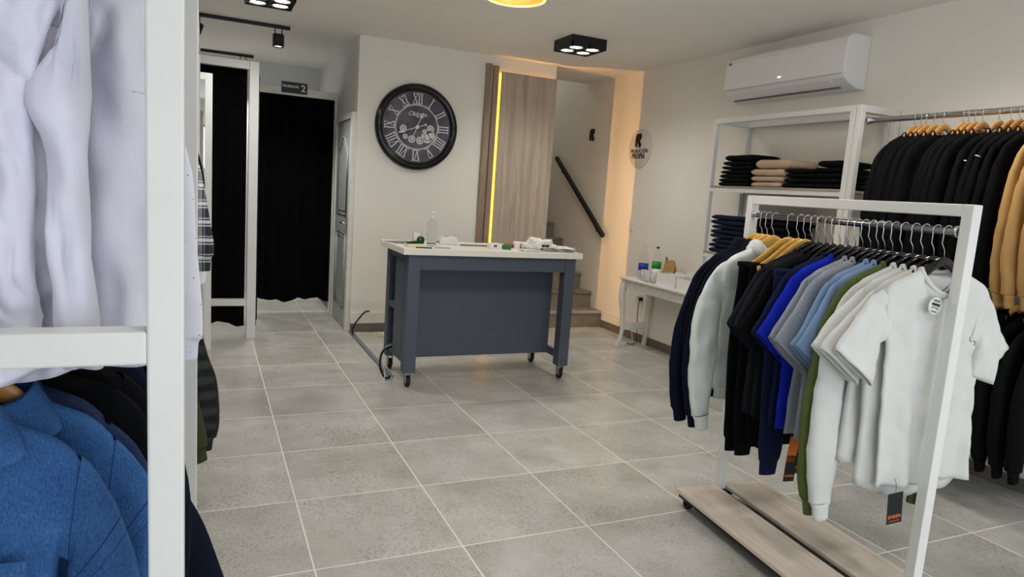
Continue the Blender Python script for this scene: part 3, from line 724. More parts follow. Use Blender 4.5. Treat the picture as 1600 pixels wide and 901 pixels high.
tag(MB().tube(catmull([(0.94, 4.03, 0.014), (1.05, 3.98, 0.006), (1.2, 3.9, 0.006), (1.3, 4.0, 0.006), (1.22, 4.06, 0.006), (1.1, 4.03, 0.006), (1.18, 3.97, 0.012), (1.38, 3.95, 0.006)], 8), 0.004, n=6).build('power_cable', M['cream_paper']), 'pale cable lying coiled on the floor at the clock wall', 'cable')
pw = empty('power_strip', 'white power strip on the floor behind the counter', 'power strip', (1.27, 3.93, 0), (0, 0, 0.6))
bx('case', M['white_plastic'], -0.1, 0.1, -0.025, 0.025, 0, 0.04, pw, bevel=0.005)
for k in (-1, 0, 1): MB().lathe([(0.014, 0.0401), (0.014, 0.042)], 16, (k * 0.055, 0, 0)).build('outlet', M['grey_plastic'], pw)

# ------------------------------------------------------------------ console table
tb = empty('console_table', 'white wooden console table with curved legs along the right wall', 'table', (3.43, 2.12, 0))
TW, TL = 0.35, 1.1
lb2 = lambda n, m, x0, x1, y0, y1, z0, z1, b=0.003: bx(n, m, x0, x1, y0, y1, z0, z1, tb, bevel=b)
lb2('tabletop', M['white_wood'], -0.03, TW, -0.03, TL + 0.03, 0.69, 0.715, 0.008)
lb2('apron', M['white_wood'], 0.008, 0.026, 0.05, TL - 0.05, 0.60, 0.69)
lb2('apron', M['white_wood'], TW - 0.036, TW - 0.018, 0.05, TL - 0.05, 0.60, 0.69)
for y in (0.02, TL - 0.038): lb2('apron', M['white_wood'], 0.03, TW - 0.04, y, y + 0.018, 0.60, 0.69)
for y in (0.005, TL - 0.045):
    for x, sx in ((0.02, -1), (TW - 0.03, 1)):
        yd = -1 if y < 0.3 else 1
        P = [(x + sx * 0.0, y + 0.02, 0.69), (x + sx * 0.016, y + 0.02 + yd * 0.01, 0.60), (x + sx * 0.02, y + 0.02 + yd * 0.014, 0.52), (x + sx * 0.004, y + 0.02 + yd * 0.004, 0.36), (x - sx * 0.004, y + 0.02 - yd * 0.004, 0.2), (x + sx * 0.002, y + 0.02 + yd * 0.01, 0.08), (x + sx * 0.02 * (1 if sx < 0 else 0.4), y + 0.02 + yd * 0.03, 0.0)]
        R = [0.038, 0.04, 0.037, 0.027, 0.023, 0.024, 0.03]
        pts = catmull([(*p, r) for p, r in zip(P, R)], 5)
        MB().tube([p[:3] for p in pts], [p[3] for p in pts], n=4, upv=(1, 0, 0)).build('leg', M['white_wood'], tb, bevel=0.006)
    lb2('stretcher', M['white_wood'], 0.03, TW - 0.04, y + 0.008, y + 0.028, 0.175, 0.25)

ZTB = 0.7153
def bottle(name, lab, x, y, r, h, label_mat, z0, z1, cap, s=1):
    b = empty(name, lab, 'bottle', (x, y, ZTB))
    MB().lathe([(0, 0.004), (r * 0.55, 0.0), (r * 0.95, 0.006), (r, 0.02), (r, h * 0.24), (r * 0.94, h * 0.27), (r, h * 0.3), (r, h * 0.55), (r * 0.9, h * 0.68), (r * 0.55, h * 0.85), (r * 0.3, h * 0.93), (r * 0.28, h * 0.97)], 28).build('bottle_body', M['pet'], b)
    MB().lathe([(r * 1.012, h * z0), (r * 1.012, h * z1)], 28, cap=False).build('bottle_label', label_mat, b, solid=0.0006)
    MB().lathe([(r * 0.34, h * 0.955), (r * 0.34, h), (r * 0.3, h * 1.005), (0, h * 1.005)], 20).build('bottle_cap', cap, b)
bottle('water_bottle', 'large clear plastic bottle with a blue label on the console table', 3.575, 3.10, 0.05, 0.33, M['blue_label'], 0.25, 0.45, M['pet'])
bottle('soda_bottle', 'clear plastic bottle with a green label and dark green cap', 3.62, 2.95, 0.045, 0.33, M['green_label'], 0.36, 0.56, M['dgreen'])
pb = empty('paper_bag', 'crumpled brown paper bag standing behind the boxes on the console table', 'paper bag', (3.67, 2.80, ZTB))
def bagf(u, v):
    th = 2 * pi * u
    sq = lambda c: math.copysign(abs(c) ** 0.45, c)
    taper = 1 - 0.25 * v
    x, y, z = 0.055 * sq(cos(th)) * (1 - 0.8 * v), 0.095 * sq(sin(th)) * taper, 0.215 * v
    k = noise.noise(Vector((x * 14, y * 14, z * 14 + 3))) * 0.018
    return (x + k, y + k * 0.6, max(0, z + k * v * 1.5 + 0.03 * v * sin(th * 1.0)))
MB().grid(bagf, 48, 18).build('bag', M['kraft'], pb, solid=0.001, merge=1e-5)
for k, (x, y) in enumerate(((3.47, 2.93), (3.455, 2.85), (3.47, 2.77))):
    tag(MB().lathe([(0, 0.002), (0.028, 0.002), (0.036, 0.105), (0.0345, 0.105), (0.027, 0.006), (0, 0.006)], 24, cap=False).build('plastic_cup', M['cup'], loc=(x, y, ZTB)),
        ('clear plastic cup nearest the blue-labelled bottle', 'clear plastic cup in the middle of the front row of three', 'clear plastic cup right next to the white open trays')[k], 'cup', 'clear cups on the console table')
tag(MB().lathe([(0, 0.002), (0.03, 0.002), (0.04, 0.12), (0.0385, 0.12), (0.029, 0.006), (0, 0.006)], 24, cap=False).build('paper_cup', M['paper'], loc=(3.56, 2.86, ZTB)), 'white paper cup standing behind the clear cups', 'cup')
def tray(x, y, w, l, h, lab, seed):
    t = empty('open_tray', lab, 'tray', (x, y, ZTB))
    mb = MB(); mb.box(0, w, 0, l, 0, 0.004)
    for a in ((0, 0.004, 0, l), (w - 0.004, w, 0, l), (0.004, w - 0.004, 0, 0.004), (0.004, w - 0.004, l - 0.004, l)): mb.box(*a, 0.004, h)
    mb.build('box', M['paper'], t)
    for k in range(5): bx('card', M['paper'], 0.012, w - 0.012, 0.02 + k * (l - 0.04) / 5, 0.02 + (k + 0.8) * (l - 0.04) / 5, 0.0045, h * (0.86 + 0.04 * sin(k * 2 + seed)), t)
tray(3.45, 2.42, 0.15, 0.28, 0.11, 'left white open tray of cards on the console table', 1)
tray(3.45, 2.13, 0.15, 0.27, 0.10, 'white open tray at the right end of the console table', 2)
tray(3.62, 2.15, 0.13, 0.5, 0.125, 'long white tray at the back of the console table against the wall', 3)

# ------------------------------------------------------------------ shelf units by the right wall
def frame_posts(parent, xs, ys, z1, w=0.04):
    for x in xs:
        for y in ys:
            bx('post', M['white_metal'], x, x + w, y, y + w, 0, z1, parent, bevel=0.003)
SX0, SX1, ZS = 3.425, 3.755, 2.18
su = empty('shelf_unit', 'white steel shelf unit with folded clothes beside the console table', 'shelf unit', (0, 0, 0))
frame_posts(su, (SX0, SX1), (0.745, 2.065), ZS)
for x in (SX0, SX1): bx('top_bar', M['white_metal'], x, x + 0.04, 0.785, 2.065, ZS - 0.04, ZS, su, bevel=0.003)
for y in (0.745, 2.065): bx('top_bar', M['white_metal'], SX0 + 0.04, SX1, y, y + 0.04, ZS - 0.04, ZS, su, bevel=0.003)
SH = (1.64, 1.10, 0.56)
for z in SH:
    bx('shelf', M['shelf_wood'], SX0 + 0.001, SX1 + 0.039, 0.786, 2.064, z - 0.018, z, su, bevel=0.001)
    for x in (SX0 + 0.004, SX1 + 0.006): bx('shelf_bar', M['white_metal'], x, x + 0.03, 0.785, 2.065, z - 0.048, z - 0.018, su)
hu = empty('garment_rack', 'white steel wall rack with a chrome rail of black hoodies', 'clothes rack', (0, 0, 0))
frame_posts(hu, (SX0, SX1), (0.70, -2.3), ZS)
for y in (0.70, -2.3):
    bx('side_bar', M['white_metal'], SX0 + 0.04, SX1, y, y + 0.04, ZS - 0.045, ZS, hu, bevel=0.003)
    bx('side_bar', M['white_metal'], SX0 + 0.04, SX1, y, y + 0.04, 1.16, 1.2, hu, bevel=0.003)
bx('back_bar', M['white_metal'], SX1, SX1 + 0.04, -2.26, 0.7, ZS - 0.3, ZS - 0.26, hu, bevel=0.003)
RX, RZ = 3.50, 2.083
MB().tube([(RX, 0.70, RZ), (RX, -2.26, RZ)], 0.018, n=16).build('hanging_rail', M['chrome'], hu)
MB().lathe([(0.026, 0.0), (0.026, -0.016), (0.018, -0.02)], 20, (RX, 0.70, RZ), axis='y').build('rail_socket', M['chrome'], hu)
MB().tube([(RX, 0.70, 1.135), (RX, -2.26, 1.135)], 0.0155, n=16).build('hanging_rail', M['chrome'], hu)

# folded clothes
def folded(name, lab, cat, m, x, y, z, w, d, h, seed, group, rot=0.0):
    rnd = random.Random(seed)
    nu, nv = 26, 14
    def fn(u, v):      # rounded folded bundle: v around the section, u along the width
        yy = (u - 0.5)
        th = 2 * pi * v
        c, s_ = cos(th), sin(th)
        ex = math.copysign(abs(c) ** 0.3, c); ez = math.copysign(abs(s_) ** 0.5, s_)
        e = 1 - max(0, (abs(yy) - 0.42) / 0.08) ** 2 * 0.55
        p = Vector((ex * d / 2, yy * w, ez * h / 2 * e))
        k = noise.noise(Vector((p.x * 9 + seed * 3.1, p.y * 9, p.z * 30))) * 0.008
        return (p.x + k, p.y + k * 0.8, p.z + h / 2 + k * 0.6)
    mb = MB().grid(fn, nu, nv)
    n1 = nu + 1
    mb.f.append(tuple(j * n1 for j in range(nv))); mb.mi.append(0); mb.sm.append(True)
    mb.f.append(tuple(j * n1 + nu for j in reversed(range(nv)))); mb.mi.append(0); mb.sm.append(True)
    # fold line layers at the front
    o = mb.build(name, m, loc=(x + rnd.uniform(-.008, .008), y + rnd.uniform(-.012, .012), z), rot=(0, 0, rot + rnd.uniform(-.05, .05)), merge=1e-5)
    return tag(o, lab, cat, group)
M['f_black'] = fabric('black_knit', (13, 13, 16)); M['f_beige'] = fabric('beige_twill', (196, 172, 146)); M['f_denim'] = fabric('dark_denim', (28, 34, 54), bump=0.35)
fold_x = 3.60
z = SH[0]
ZB = SH[0] + 0.0005
hs = [0.034, 0.03, 0.033, 0.03, 0.036, 0.036, 0.05]; z = ZB
for k, h in enumerate(hs):
    folded('folded_trousers', 'black folded trousers on the upper shelf, %s from the bottom of the left stack' % ORD[k], 'trousers', M['f_black'], fold_x, 1.83 - 0.006 * k + (0.03 if k == 5 else 0), z, 0.34 - 0.006 * k, 0.3, h, 10 + k, 'black folded trousers left on the upper shelf'); z += h
hs = [0.04, 0.042, 0.055, 0.07]; z = ZB
for k, h in enumerate(hs):
    folded('folded_trousers', 'beige folded trousers on the upper shelf, %s of the beige pile from the bottom' % ORD[k], 'trousers', M['f_beige'], fold_x - 0.01, 1.475 - (0.05 if k == 3 else 0.0), z, 0.29 + 0.01 * k, 0.3, h, 30 + k, 'beige folded trousers on the upper shelf'); z += h
hs = [0.036, 0.036, 0.036, 0.03]; z = ZB
for k, h in enumerate(hs):
    folded('folded_trousers', 'black folded trousers right of the beige pile, %s from the bottom' % ORD[k], 'trousers', M['f_black'], fold_x, 1.16, z, 0.30 - 0.01 * k, 0.3, h, 40 + k, 'black folded trousers right of the beige pile'); z += h
hs = [0.036, 0.036, 0.036, 0.04, 0.045]; z = ZB
for k, h in enumerate(hs):
    folded('folded_trousers', 'black folded trousers at the right end of the upper shelf, %s from the bottom' % ORD[k], 'trousers', M['f_black'], fold_x, 0.93, z, 0.2, 0.3, h, 50 + k, 'black folded trousers at the right end of the upper shelf'); z += h
z = SH[1] + 0.0005
for k in range(8):
    h = 0.038
    folded('folded_jeans', 'dark blue folded jeans on the middle shelf, %s from the bottom' % ORD[k], 'jeans', M['f_denim'], fold_x, 1.84 + 0.01 * sin(k * 2.4), z, 0.36, 0.31, h, 60 + k, 'dark blue folded jeans on the middle shelf'); z += h
z = SH[1] + 0.0005
for k in range(8):
    h = 0.042
    folded('folded_jeans', 'black folded jeans behind the rolling rack on the middle shelf, %s from the bottom' % ORD[k], 'jeans', M['f_black'], fold_x, 1.43, z, 0.36, 0.31, h, 80 + k, 'black folded jeans on the middle shelf'); z += h

# ------------------------------------------------------------------ hangers and garments
def hanger(kind, label, group, pos, rz, m, hw=0.215, hook=0.10, tilt=0.0, drop=0.115):
    """pos = rail centre; the hanger's top sits hook below it"""
    mb = MB()
    pts = []; rr = []; ry = []
    for i in range(-12, 13):
        t = i / 12; x = t * hw
        zz = -drop * (0.15 * abs(t) + 0.85 * abs(t) ** 1.7) if True else 0
        zz = -drop * (1.0 * smooth(0.0, 0.9, abs(t)) * 0.82 + 0.18 * abs(t))
        pts.append((x, 0.004 * 0, zz)); rr.append(0.021 - 0.009 * abs(t) if m is not M['black_gloss'] else 0.017 - 0.006 * abs(t)); ry.append(0.0065)
    mb.tube(pts, rr, n=10, ry=ry, upv=(0, 0, 1))
    o = mb.build('wooden_hanger' if m is not M['black_gloss'] else 'plastic_hanger', m, loc=(pos[0], pos[1], pos[2] - hook - 0.018), rot=(0, tilt, rz))
    tag(o, label, 'hanger', group)
    hk = []
    for a in range(0, 11):
        th = radians(-30 + a * 24); hk.append((0.021 * cos(th), 0, hook + 0.018 - 0.003 + 0.021 * sin(th)))
    hk = list(reversed(hk))          # open end on one side, runs over the rail
    hk = [(-q[0], 0, q[2]) for q in hk]
    hk = hk + [(0.019, 0, hook - 0.025), (0.004, 0, hook * 0.45), (0, 0, 0.01)] if hk[-1][0] > 0 else hk + [(-0.019, 0, hook - 0.025), (-0.004, 0, hook * 0.45), (0, 0, 0.01)]
    MB().tube(hk, 0.0017, n=6).build('hook', M['chrome'], o)
    if kind == 'bar':
        MB().tube([(-hw * 0.86, 0, -drop - 0.0), (hw * 0.86, 0, -drop - 0.0)], 0.0045, n=8).build('trouser_bar', m, o)
    return o

RINGS = {}
RIDGE = 1.6
def garment(name, label, cat, group, pos, rz, m, ws=0.235, wh=0.25, L=0.66, th=0.018, seed=0, sleeve='short', neck='crew', slope=0.42,
            nu=28, nv=22, fold=0.010, slen=None, sout=0.0, cuffs=False, hemband=False, hemcurve=0.0, drop=0.9, hw=0.2, thick=0.0022, nb=0.08,
            wr=0.004, rings=14, nn=18, lean=(0.0, 0.0), sa=1.0, spr=None, sy=0.0, soutr=None, tbr=None):
    rnd = random.Random(seed); ph = [rnd.uniform(0, 6.28) for _ in range(6)]
    def zt(x, side):
        ax = abs(x)
        if ax < nb:
            q = sqrt(max(0, 1 - (ax / nb) ** 2)); return -(0.085 if side < 0 else 0.018) * q if neck == 'crew' else -(0.05 if side < 0 else 0.01) * q
        return -slope * (ax - nb) - drop * max(0, ax - hw) ** 1.6 * 3
    k1, k2, k3 = rnd.uniform(4, 7), rnd.uniform(9, 13), rnd.uniform(2, 3)
    def foldf(u, v, x, z):
        f = fold * v ** 1.5 * (0.9 * sin(u * k1 + ph[0] + 1.1 * v) + 0.55 * sin(u * k2 + ph[1] - 0.8 * v) + 0.7 * sin(u * k3 + ph[2]))
        if wr: f += wr * (noise.noise(Vector((x * 8 + ph[3], z * 5, ph[4]))) + 0.5 * noise.noise(Vector((x * 19 + ph[3], z * 13, ph[5]))) + 0.28 * noise.noise(Vector((x * 44 + ph[3], z * 36, ph[5]))) + RIDGE * (1 - abs(noise.noise(Vector((x * 7 + z * 3.5 + ph[3], z * 4.5 - x * 3, ph[0]))))) ** 4 + 0.8 * (1 - abs(noise.noise(Vector((x * 15 + z * 8 + ph[3], z * 9 - x * 9, ph[1]))))) ** 6)
        return f
    mb = MB()
    us = [-1 + 2 * i / nu for i in range(nu + 1)]
    for side in (-1, 1):
        def fn(a, v):
            u = -1 + 2 * a
            x0 = u * ws
            w = ws + (wh - ws) * smooth(0.0, 0.5, v) - 0.012 * math.exp(-((v - 0.28) / 0.1) ** 2)
            x = u * w
            top = zt(x0, side)
            z = top + v * (-L - hemcurve * u * u * 0 - top) + (hemcurve * (u * u - 0.4)) * v ** 3
            s_ = smooth(0.0, 0.022, v)
            q = sqrt(max(0, 1 - u * u))
            nk = 0.042 * sqrt(max(0, 1 - (x0 / nb) ** 2)) if abs(x0) < nb else 0.0
            A = (0.013 + (th - 0.013) * smooth(0.1, 0.4, v)) * q ** 0.45 * s_ + nk * (1 - s_)
            y = side * A + foldf(u, v, x, z) * smooth(0.03, 0.25, v)
            return (x + lean[0] * v, y + lean[1] * v, z)
        mb.grid(fn, nu, nv)
    ends = []
    zs = zt(ws, -1)
    if sleeve:
        for sx in (-1, 1):
            so = sout if (sx < 0 or soutr is None) else soutr
            root = [(-.05, .02, -.048, -.165), (0, -.001, -.022, -.185)]
            if sx > 0 and tbr: TB = root + tbr
            elif sx > 0 and spr:
                TB = list(root); cs = spr[1:]
                for i in range(1, len(cs)):
                    p, q = cs[i - 1], cs[min(i + 1, len(cs) - 1)]
                    tx, tz = q[0] - p[0], q[1] - p[1]; l = sqrt(tx * tx + tz * tz); nx, nz = -tz / l, tx / l
                    x, z, r = cs[i]; TB.append((x + nx * r, z + nz * r, x - nx * r, z - nz * r))
            elif sleeve == 'short':
                k = (slen or 0.23) / 0.23
                TB = root + [(.058 + so * .3, -.055 * k, -.018, -.225 * k), (.122 + so * .65, -.125 * k, -.004 + so * .6, -.275 * k), (.186 + so, -.196 * k, .010 + so, -.325 * k)]
            else:
                k = (slen or 0.60) / 0.62
                TB = root + [(x + so * m, z * k, x2 + so * m, z2 * k) for x, z, x2, z2, m in
                             ((.055, -.075, -.03, -.225, .1), (.092, -.2, -.03, -.3, .3), (.108, -.36, -.032, -.42, .6), (.098, -.52, -.03, -.54, .8), (.074, -.64, -.026, -.64, .95), (.056, -.70, -.028, -.70, 1))]
            if sa != 1.0:
                TB = root + [((t[0] + t[2]) / 2 + (t[0] - t[2]) / 2 * sa, (t[1] + t[3]) / 2 + (t[1] - t[3]) / 2 * sa, (t[0] + t[2]) / 2 - (t[0] - t[2]) / 2 * sa, (t[1] + t[3]) / 2 - (t[1] - t[3]) / 2 * sa) for t in TB[2:]]
            Q = catmull(TB, 4); nr = len(Q); vs = []
            pts = [(sx * (ws + (q[0] + q[2]) / 2), zs + (q[1] + q[3]) / 2) for q in Q]
            y_arm = foldf(sx * 0.86, 0.2, sx * ws * 0.86, zs - 0.1) * smooth(0.03, 0.25, 0.2)
            for i, q in enumerate(Q):
                t = i / (nr - 1)
                hx, hz = sx * (q[0] - q[2]) / 2, (q[1] - q[3]) / 2
                ra = sqrt(hx * hx + hz * hz)
                rb = min(0.0125 + (th - 0.004) * smooth(0.1, 0.6, t), ra * 0.6)
                for j in range(nn):
                    an = 2 * pi * j / nn; ca, sa_ = cos(an), sin(an)
                    jit = noise.noise(Vector((ca * 1.3 + seed, sa_ * 1.3 + sx, t * (5 if sleeve == 'long' else 2.5)))) * 0.16 * smooth(0.1, .5, t)
                    r1, r2 = 1 + jit * 0.5, rb * (1 + jit * 2)
                    yy = math.copysign(abs(sa_) ** 0.8, sa_) * r2 + y_arm * (1 - smooth(0.2, 0.9, t)) + fold * 0.6 * sin(t * 4 + ph[2] + sx) * smooth(0.15, 0.6, t) + sy * smooth(0, .25, t)
                    xx, zz = pts[i][0] + hx * ca * r1, pts[i][1] + hz * ca * r1
                    if wr: yy += smooth(0, .25, t) * wr * (RIDGE * (1 - abs(noise.noise(Vector((xx * 9 + zz * 6 + seed, zz * 8 - xx * 7, 3 + sx))))) ** 4 + 1.2 * (noise.noise(Vector((xx * 14 + seed, zz * 9, 7 + sx))) + 0.5 * noise.noise(Vector((xx * 30, zz * 22, seed)))))
                    vs.append((xx, yy, zz))
            fs = [(i * nn + j, i * nn + (j + 1) % nn, (i + 1) * nn + (j + 1) % nn, (i + 1) * nn + j) for i in range(nr - 1) for j in range(nn)]
            mb.add(vs, fs, True)
            RINGS[sx] = [vs[i * nn:(i + 1) * nn] for i in range(nr)]
            c = pts[-1]; d = (pts[-1][0] - pts[-2][0], pts[-1][1] - pts[-2][1]); l = sqrt(d[0] ** 2 + d[1] ** 2)
            ends.append((c, (d[0] / l, d[1] / l), ra, rb, fold * 0.6 * sin(4 + ph[2] + sx)))
    o = mb.build(name, m, loc=pos, rot=(0, 0, rz), solid=thick, merge=0.0008)
    tag(o, label, cat, group)
    if cuffs and ends:
        for c, d, ra, rb, y0 in ends:
            b2 = MB(); nx, nz = -d[1], d[0]
            vs = []
            for q, (t, f) in enumerate(((-0.006, 0.98), (0.012, 0.80), (0.05, 0.74), (0.062, 0.72), (0.062, 0.64))):
                for j in range(nn):
                    an = 2 * pi * j / nn
                    vs.append((c[0] + d[0] * t + nx * cos(an) * ra * f, y0 + sin(an) * rb * f, c[1] + d[1] * t + nz * cos(an) * ra * f))
            b2.add(vs, [(i * nn + j, i * nn + (j + 1) % nn, (i + 1) * nn + (j + 1) % nn, (i + 1) * nn + j) for i in range(4) for j in range(nn)], True)
            b2.build('cuff', m, o, solid=0.0015)
    if hemband:
        b2 = MB()
        for side in (-1, 1):
            def fh(a, v):
                u = -1 + 2 * a; q = sqrt(max(0, 1 - u * u))
                x = u * wh * (1 - 0.10 * smooth(0, .35, v)); z = -L + 0.004 - 0.06 * v + hemcurve * (u * u - 0.4)
                return (x + lean[0], side * th * q ** 0.7 * (1.04 - 0.12 * v) + foldf(u, 1.0, x, -L) + lean[1], z)
            b2.grid(fh, nu, 5)
        b2.build('hem_band', m, o, solid=0.002, merge=0.0008)
    if neck == 'crew':
        b2 = MB(); pts = []
        for i in range(40):
            a = 2 * pi * i / 40; x = nb * 1.0 * cos(a); s_ = sin(a)
            side = -1 if s_ < 0 else 1
            y = 0.042 * s_
            pts.append((x, y, zt(x * 0.999, side) + 0.004))
        b2.tube(pts, 0.007, n=6, closed=True, ry=0.0035, upv=(0, 0, 1))
        b2.build('neckband', m, o)
    elif neck == 'hood':
        def hf(a, v):
            an = 2 * pi * a; ca, sa_ = cos(an), sin(an)
            R = [(0.076, 0.040, -0.014, 0.0), (0.082, 0.048, 0.010, 0.004), (0.090, 0.056, 0.020, 0.012), (0.104, 0.066, 0.010, 0.02), (0.114, 0.075, -0.02, 0.03), (0.116, 0.072, -0.07, 0.035), (0.10, 0.05, -0.12, 0.035)]
            f = v * (len(R) - 1); i = min(int(f), len(R) - 2); t = f - i
            r = [p + (q - p) * t for p, q in zip(R[i], R[i + 1])]
            back = smooth(-0.2, 0.9, sa_)
            z = r[2] * (1 if r[2] > 0 else 0.35 + 0.65 * back) - (0.05 * (1 - smooth(-1, -0.35, sa_)))
            k = 0.006 * noise.noise(Vector((ca * 3 + seed, sa_ * 3, v * 4)))
            return (r[0] * ca + k, r[1] * sa_ + r[3] * 0.5 + k, z + k)
        MB().grid(hf, 40, 18).build('hood', m, o, solid=0.004, merge=1e-5)
    elif neck == 'mock':
        def hf(a, v):
            an = 2 * pi * a; return (0.078 * cos(an) * (1 - 0.1 * v), 0.04 * sin(an) * (1 - .05 * v), -0.02 * (1 - v) + 0.016 * v - 0.022 * (1 - smooth(-1, -0.2, sin(an))))
        MB().grid(hf, 32, 6).build('collar', m, o, solid=0.005, merge=1e-5)
    elif neck == 'shirt':
        def hf(a, v):
            an = -pi / 2 + 0.22 + (2 * pi - 0.44) * a; ca, sa_ = cos(an), sin(an)
            front = 1 - smooth(-1.0, 0.15, sa_)
            f0 = smooth(0, 0.4, v); f1 = smooth(0.4, 1, v)
            r = 0.070 + (0.024 + 0.034 * front) * f1
            z = -0.012 + 0.04 * f0 - (0.048 + 0.014 * front) * f1 - 0.028 * front
            k = 0.003 * noise.noise(Vector((ca * 4 + seed, sa_ * 4, v * 3)))
            return (r * ca * (1.08 + 0.25 * front * f1) + k, (0.05 + 0.016 * f1) * sa_ - 0.012 * front * f1 + k, z + k)
        MB().grid(hf, 48, 10).build('collar', m, o, solid=0.003)
    return o

def joggers(name, label, cat, group, pos, rz, m, L=0.78, seed=0, th=0.014, w=0.16, off=0.0):
    rnd = random.Random(seed); mb = MB(); ph = rnd.uniform(0, 6); nn = 18
    ends = []
    for sx in (-1, 1):
        P = [(0.083, 0.0, 0.085), (0.084, -0.12, 0.087), (0.09, -0.3, 0.086), (0.092, -0.5, 0.075), (0.09, -L * 0.9, 0.06), (0.086, -L, 0.052)]
        Q = catmull(P, 5); vs = []
        for i, q in enumerate(Q):
            t = i / (len(Q) - 1)
            for j in range(nn):
                an = 2 * pi * j / nn; jit = noise.noise(Vector((cos(an) * 1.4 + seed, sin(an) * 1.4 + sx, t * 6))) * 0.13
                vs.append((sx * q[0] + off + q[2] * cos(an) * (1 + jit * .6), th * sin(an) * (1 + jit * 2) * (0.7 + .5 * t) + 0.006 * sin(3 * t + ph) + sx * 0.002, q[1]))
        mb.add(vs, [(i * nn + j, i * nn + (j + 1) % nn, (i + 1) * nn + (j + 1) % nn, (i + 1) * nn + j) for i in range(len(Q) - 1) for j in range(nn)], True)
        ends.append((sx * Q[-1][0] + off, 0.006 * sin(3 + ph) + sx * 0.002, Q[-1][1], Q[-1][2]))
    o = mb.build(name, m, loc=pos, rot=(0, 0, rz), solid=0.002)
    tag(o, label, cat, group)
    for x, y, z, r in ends:
        vs = []
        for t, f in ((0.006, 1.0), (-0.012, 0.84), (-0.055, 0.78), (-0.066, 0.76), (-0.066, 0.66)):
            vs += [(x + r * f * cos(2 * pi * j / nn), y + th * 1.1 * f * sin(2 * pi * j / nn), z + t) for j in range(nn)]
        MB().add(vs, [(i * nn + j, i * nn + (j + 1) % nn, (i + 1) * nn + (j + 1) % nn, (i + 1) * nn + j) for i in range(4) for j in range(nn)], True).build('cuff', m, o, solid=0.0015)
    # waistband folded over the hanger bar
    MB().tube([(off - 0.165, 0, 0.0), (off + 0.165, 0, 0.0)], 0.012, n=10, ry=th * 0.95).build('waistband', m, o)
    return o

def swing_tag(parent, x, y, z, w, h, m, txt, tm, rot=(0, 0, 0), size=0.016, back=None):
    o = MB().box(-w / 2, w / 2, -0.0006, 0.0006, -h, 0).build('swing_tag', m, parent, loc=(x, y, z), rot=rot)
    if txt: text('lettering', txt, size, tm, o, Matrix.Translation((0, -0.0008, -h * 0.78)) @ W_BACK, 0.0002, 0.0002, space=1.05)
    MB().tube([(0, 0, -0.008), (0.004, 0.004, 0.03), (0, 0.008, 0.05)], 0.0008, n=5).build('tag_string', M['ink'], o)
    return o

F = {}
for n_, c_ in dict(navy=(16, 20, 38), black=(13, 13, 15), pale=(220, 224, 218), char=(30, 31, 37), navyt=(24, 31, 60), royal=(24, 42, 176), heather=(148, 152, 162), lblue=(126, 150, 186),
                   olive=(88, 100, 58), white=(214, 214, 209), tan=(186, 146, 92), dkgrey=(92, 94, 98), coat=(17, 20, 36), shirt=(228, 226, 238), oldenim=(30, 44, 84), oliv2=(62, 66, 44), puff=(16, 17, 20)).items():
    F[n_] = fabric(n_ + '_cloth', c_, bump=0.05 if n_ not in ('pale', 'olive') else 0.16, bscale=240 if n_ not in ('pale', 'olive') else 130, var=0.03 if n_ not in ('heather', 'olive') else 0.22, vscale=9 if n_ not in ('heather', 'olive') else 260)

# ------------------------------------------------------------------ rolling rack
DX, DY = -0.1 / sqrt(1.000025 + 0.01 - 0.01), -0.995
dl = sqrt(0.01 + 0.995 ** 2); DX, DY = -0.1 / dl, -0.995 / dl
P0 = (1.985, 0.02)
RZ0 = atan2(DX, -DY)                # local +X = across the rail, local +Y = away from the camera
def on_rack(s, off=0.0, z=0.0): return (P0[0] + DX * s - DY * off, P0[1] + DY * s + DX * off, z)
rk = empty('rolling_rack', 'white rolling clothes rack on two greyed oak boards', 'clothes rack', on_rack(0, 0, 0), (0, 0, RZ0))
def rb(name, m, s0, s1, o0, o1, z0, z1, bevel=0.003): return bx(name, m, o0, o1, -s1, -s0, z0, z1, rk, bevel=bevel)
rb('post', M['white_metal'], -0.035, 0.005, -0.02, 0.02, 0.075, 1.535)
rb('post', M['white_metal'], 1.06, 1.10, -0.02, 0.02, 0.075, 1.535)
rb('top_bar', M['white_metal'], 0.005, 1.06, -0.02, 0.02, 1.495, 1.535)
MB().tube([(0, -0.005, 1.445), (0, -1.06, 1.445)], 0.0125, n=16).build('hanging_rail', M['dark_chrome'], rk)
for s in (0.006, 1.045): MB().lathe([(0.02, -0.007), (0.02, 0.007)], 18, (0, -s - (0.007 if s < 0.5 else 0), 1.445), axis='y').build('rail_socket', M['chrome'], rk)
rb('base_board', M['base_wood'], -0.02, 1.12, -0.255, -0.024, 0.072, 0.09, 0.002)
rb('base_board', M['base_wood'], -0.02, 1.12, 0.024, 0.26, 0.072, 0.09, 0.002)
for o0 in (-0.24, -0.02, 0.215): rb('base_bar', M['black_metal'], -0.01, 1.11, o0, o0 + 0.03, 0.048, 0.072)
for s in (-0.005, 1.06): rb('base_bar', M['black_metal'], s, s + 0.03, -0.24, 0.245, 0.05, 0.0715)
for o0 in (-0.21, 0.22):
    for s in (0.03, 1.07):
        c = MB().box(o0 - 0.016, o0 + 0.016, -s - 0.016, -s + 0.016, 0.036, 0.049).build('caster', M['black'], rk)
        MB().lathe([(0.008, -0.012), (0.024, -0.012), (0.0255, 0), (0.024, 0.012), (0.008, 0.012), (0.008, -0.012)], 20, (o0, -s, 0.0255), axis='x', cap=False).build('wheel', M['rubber'], c)

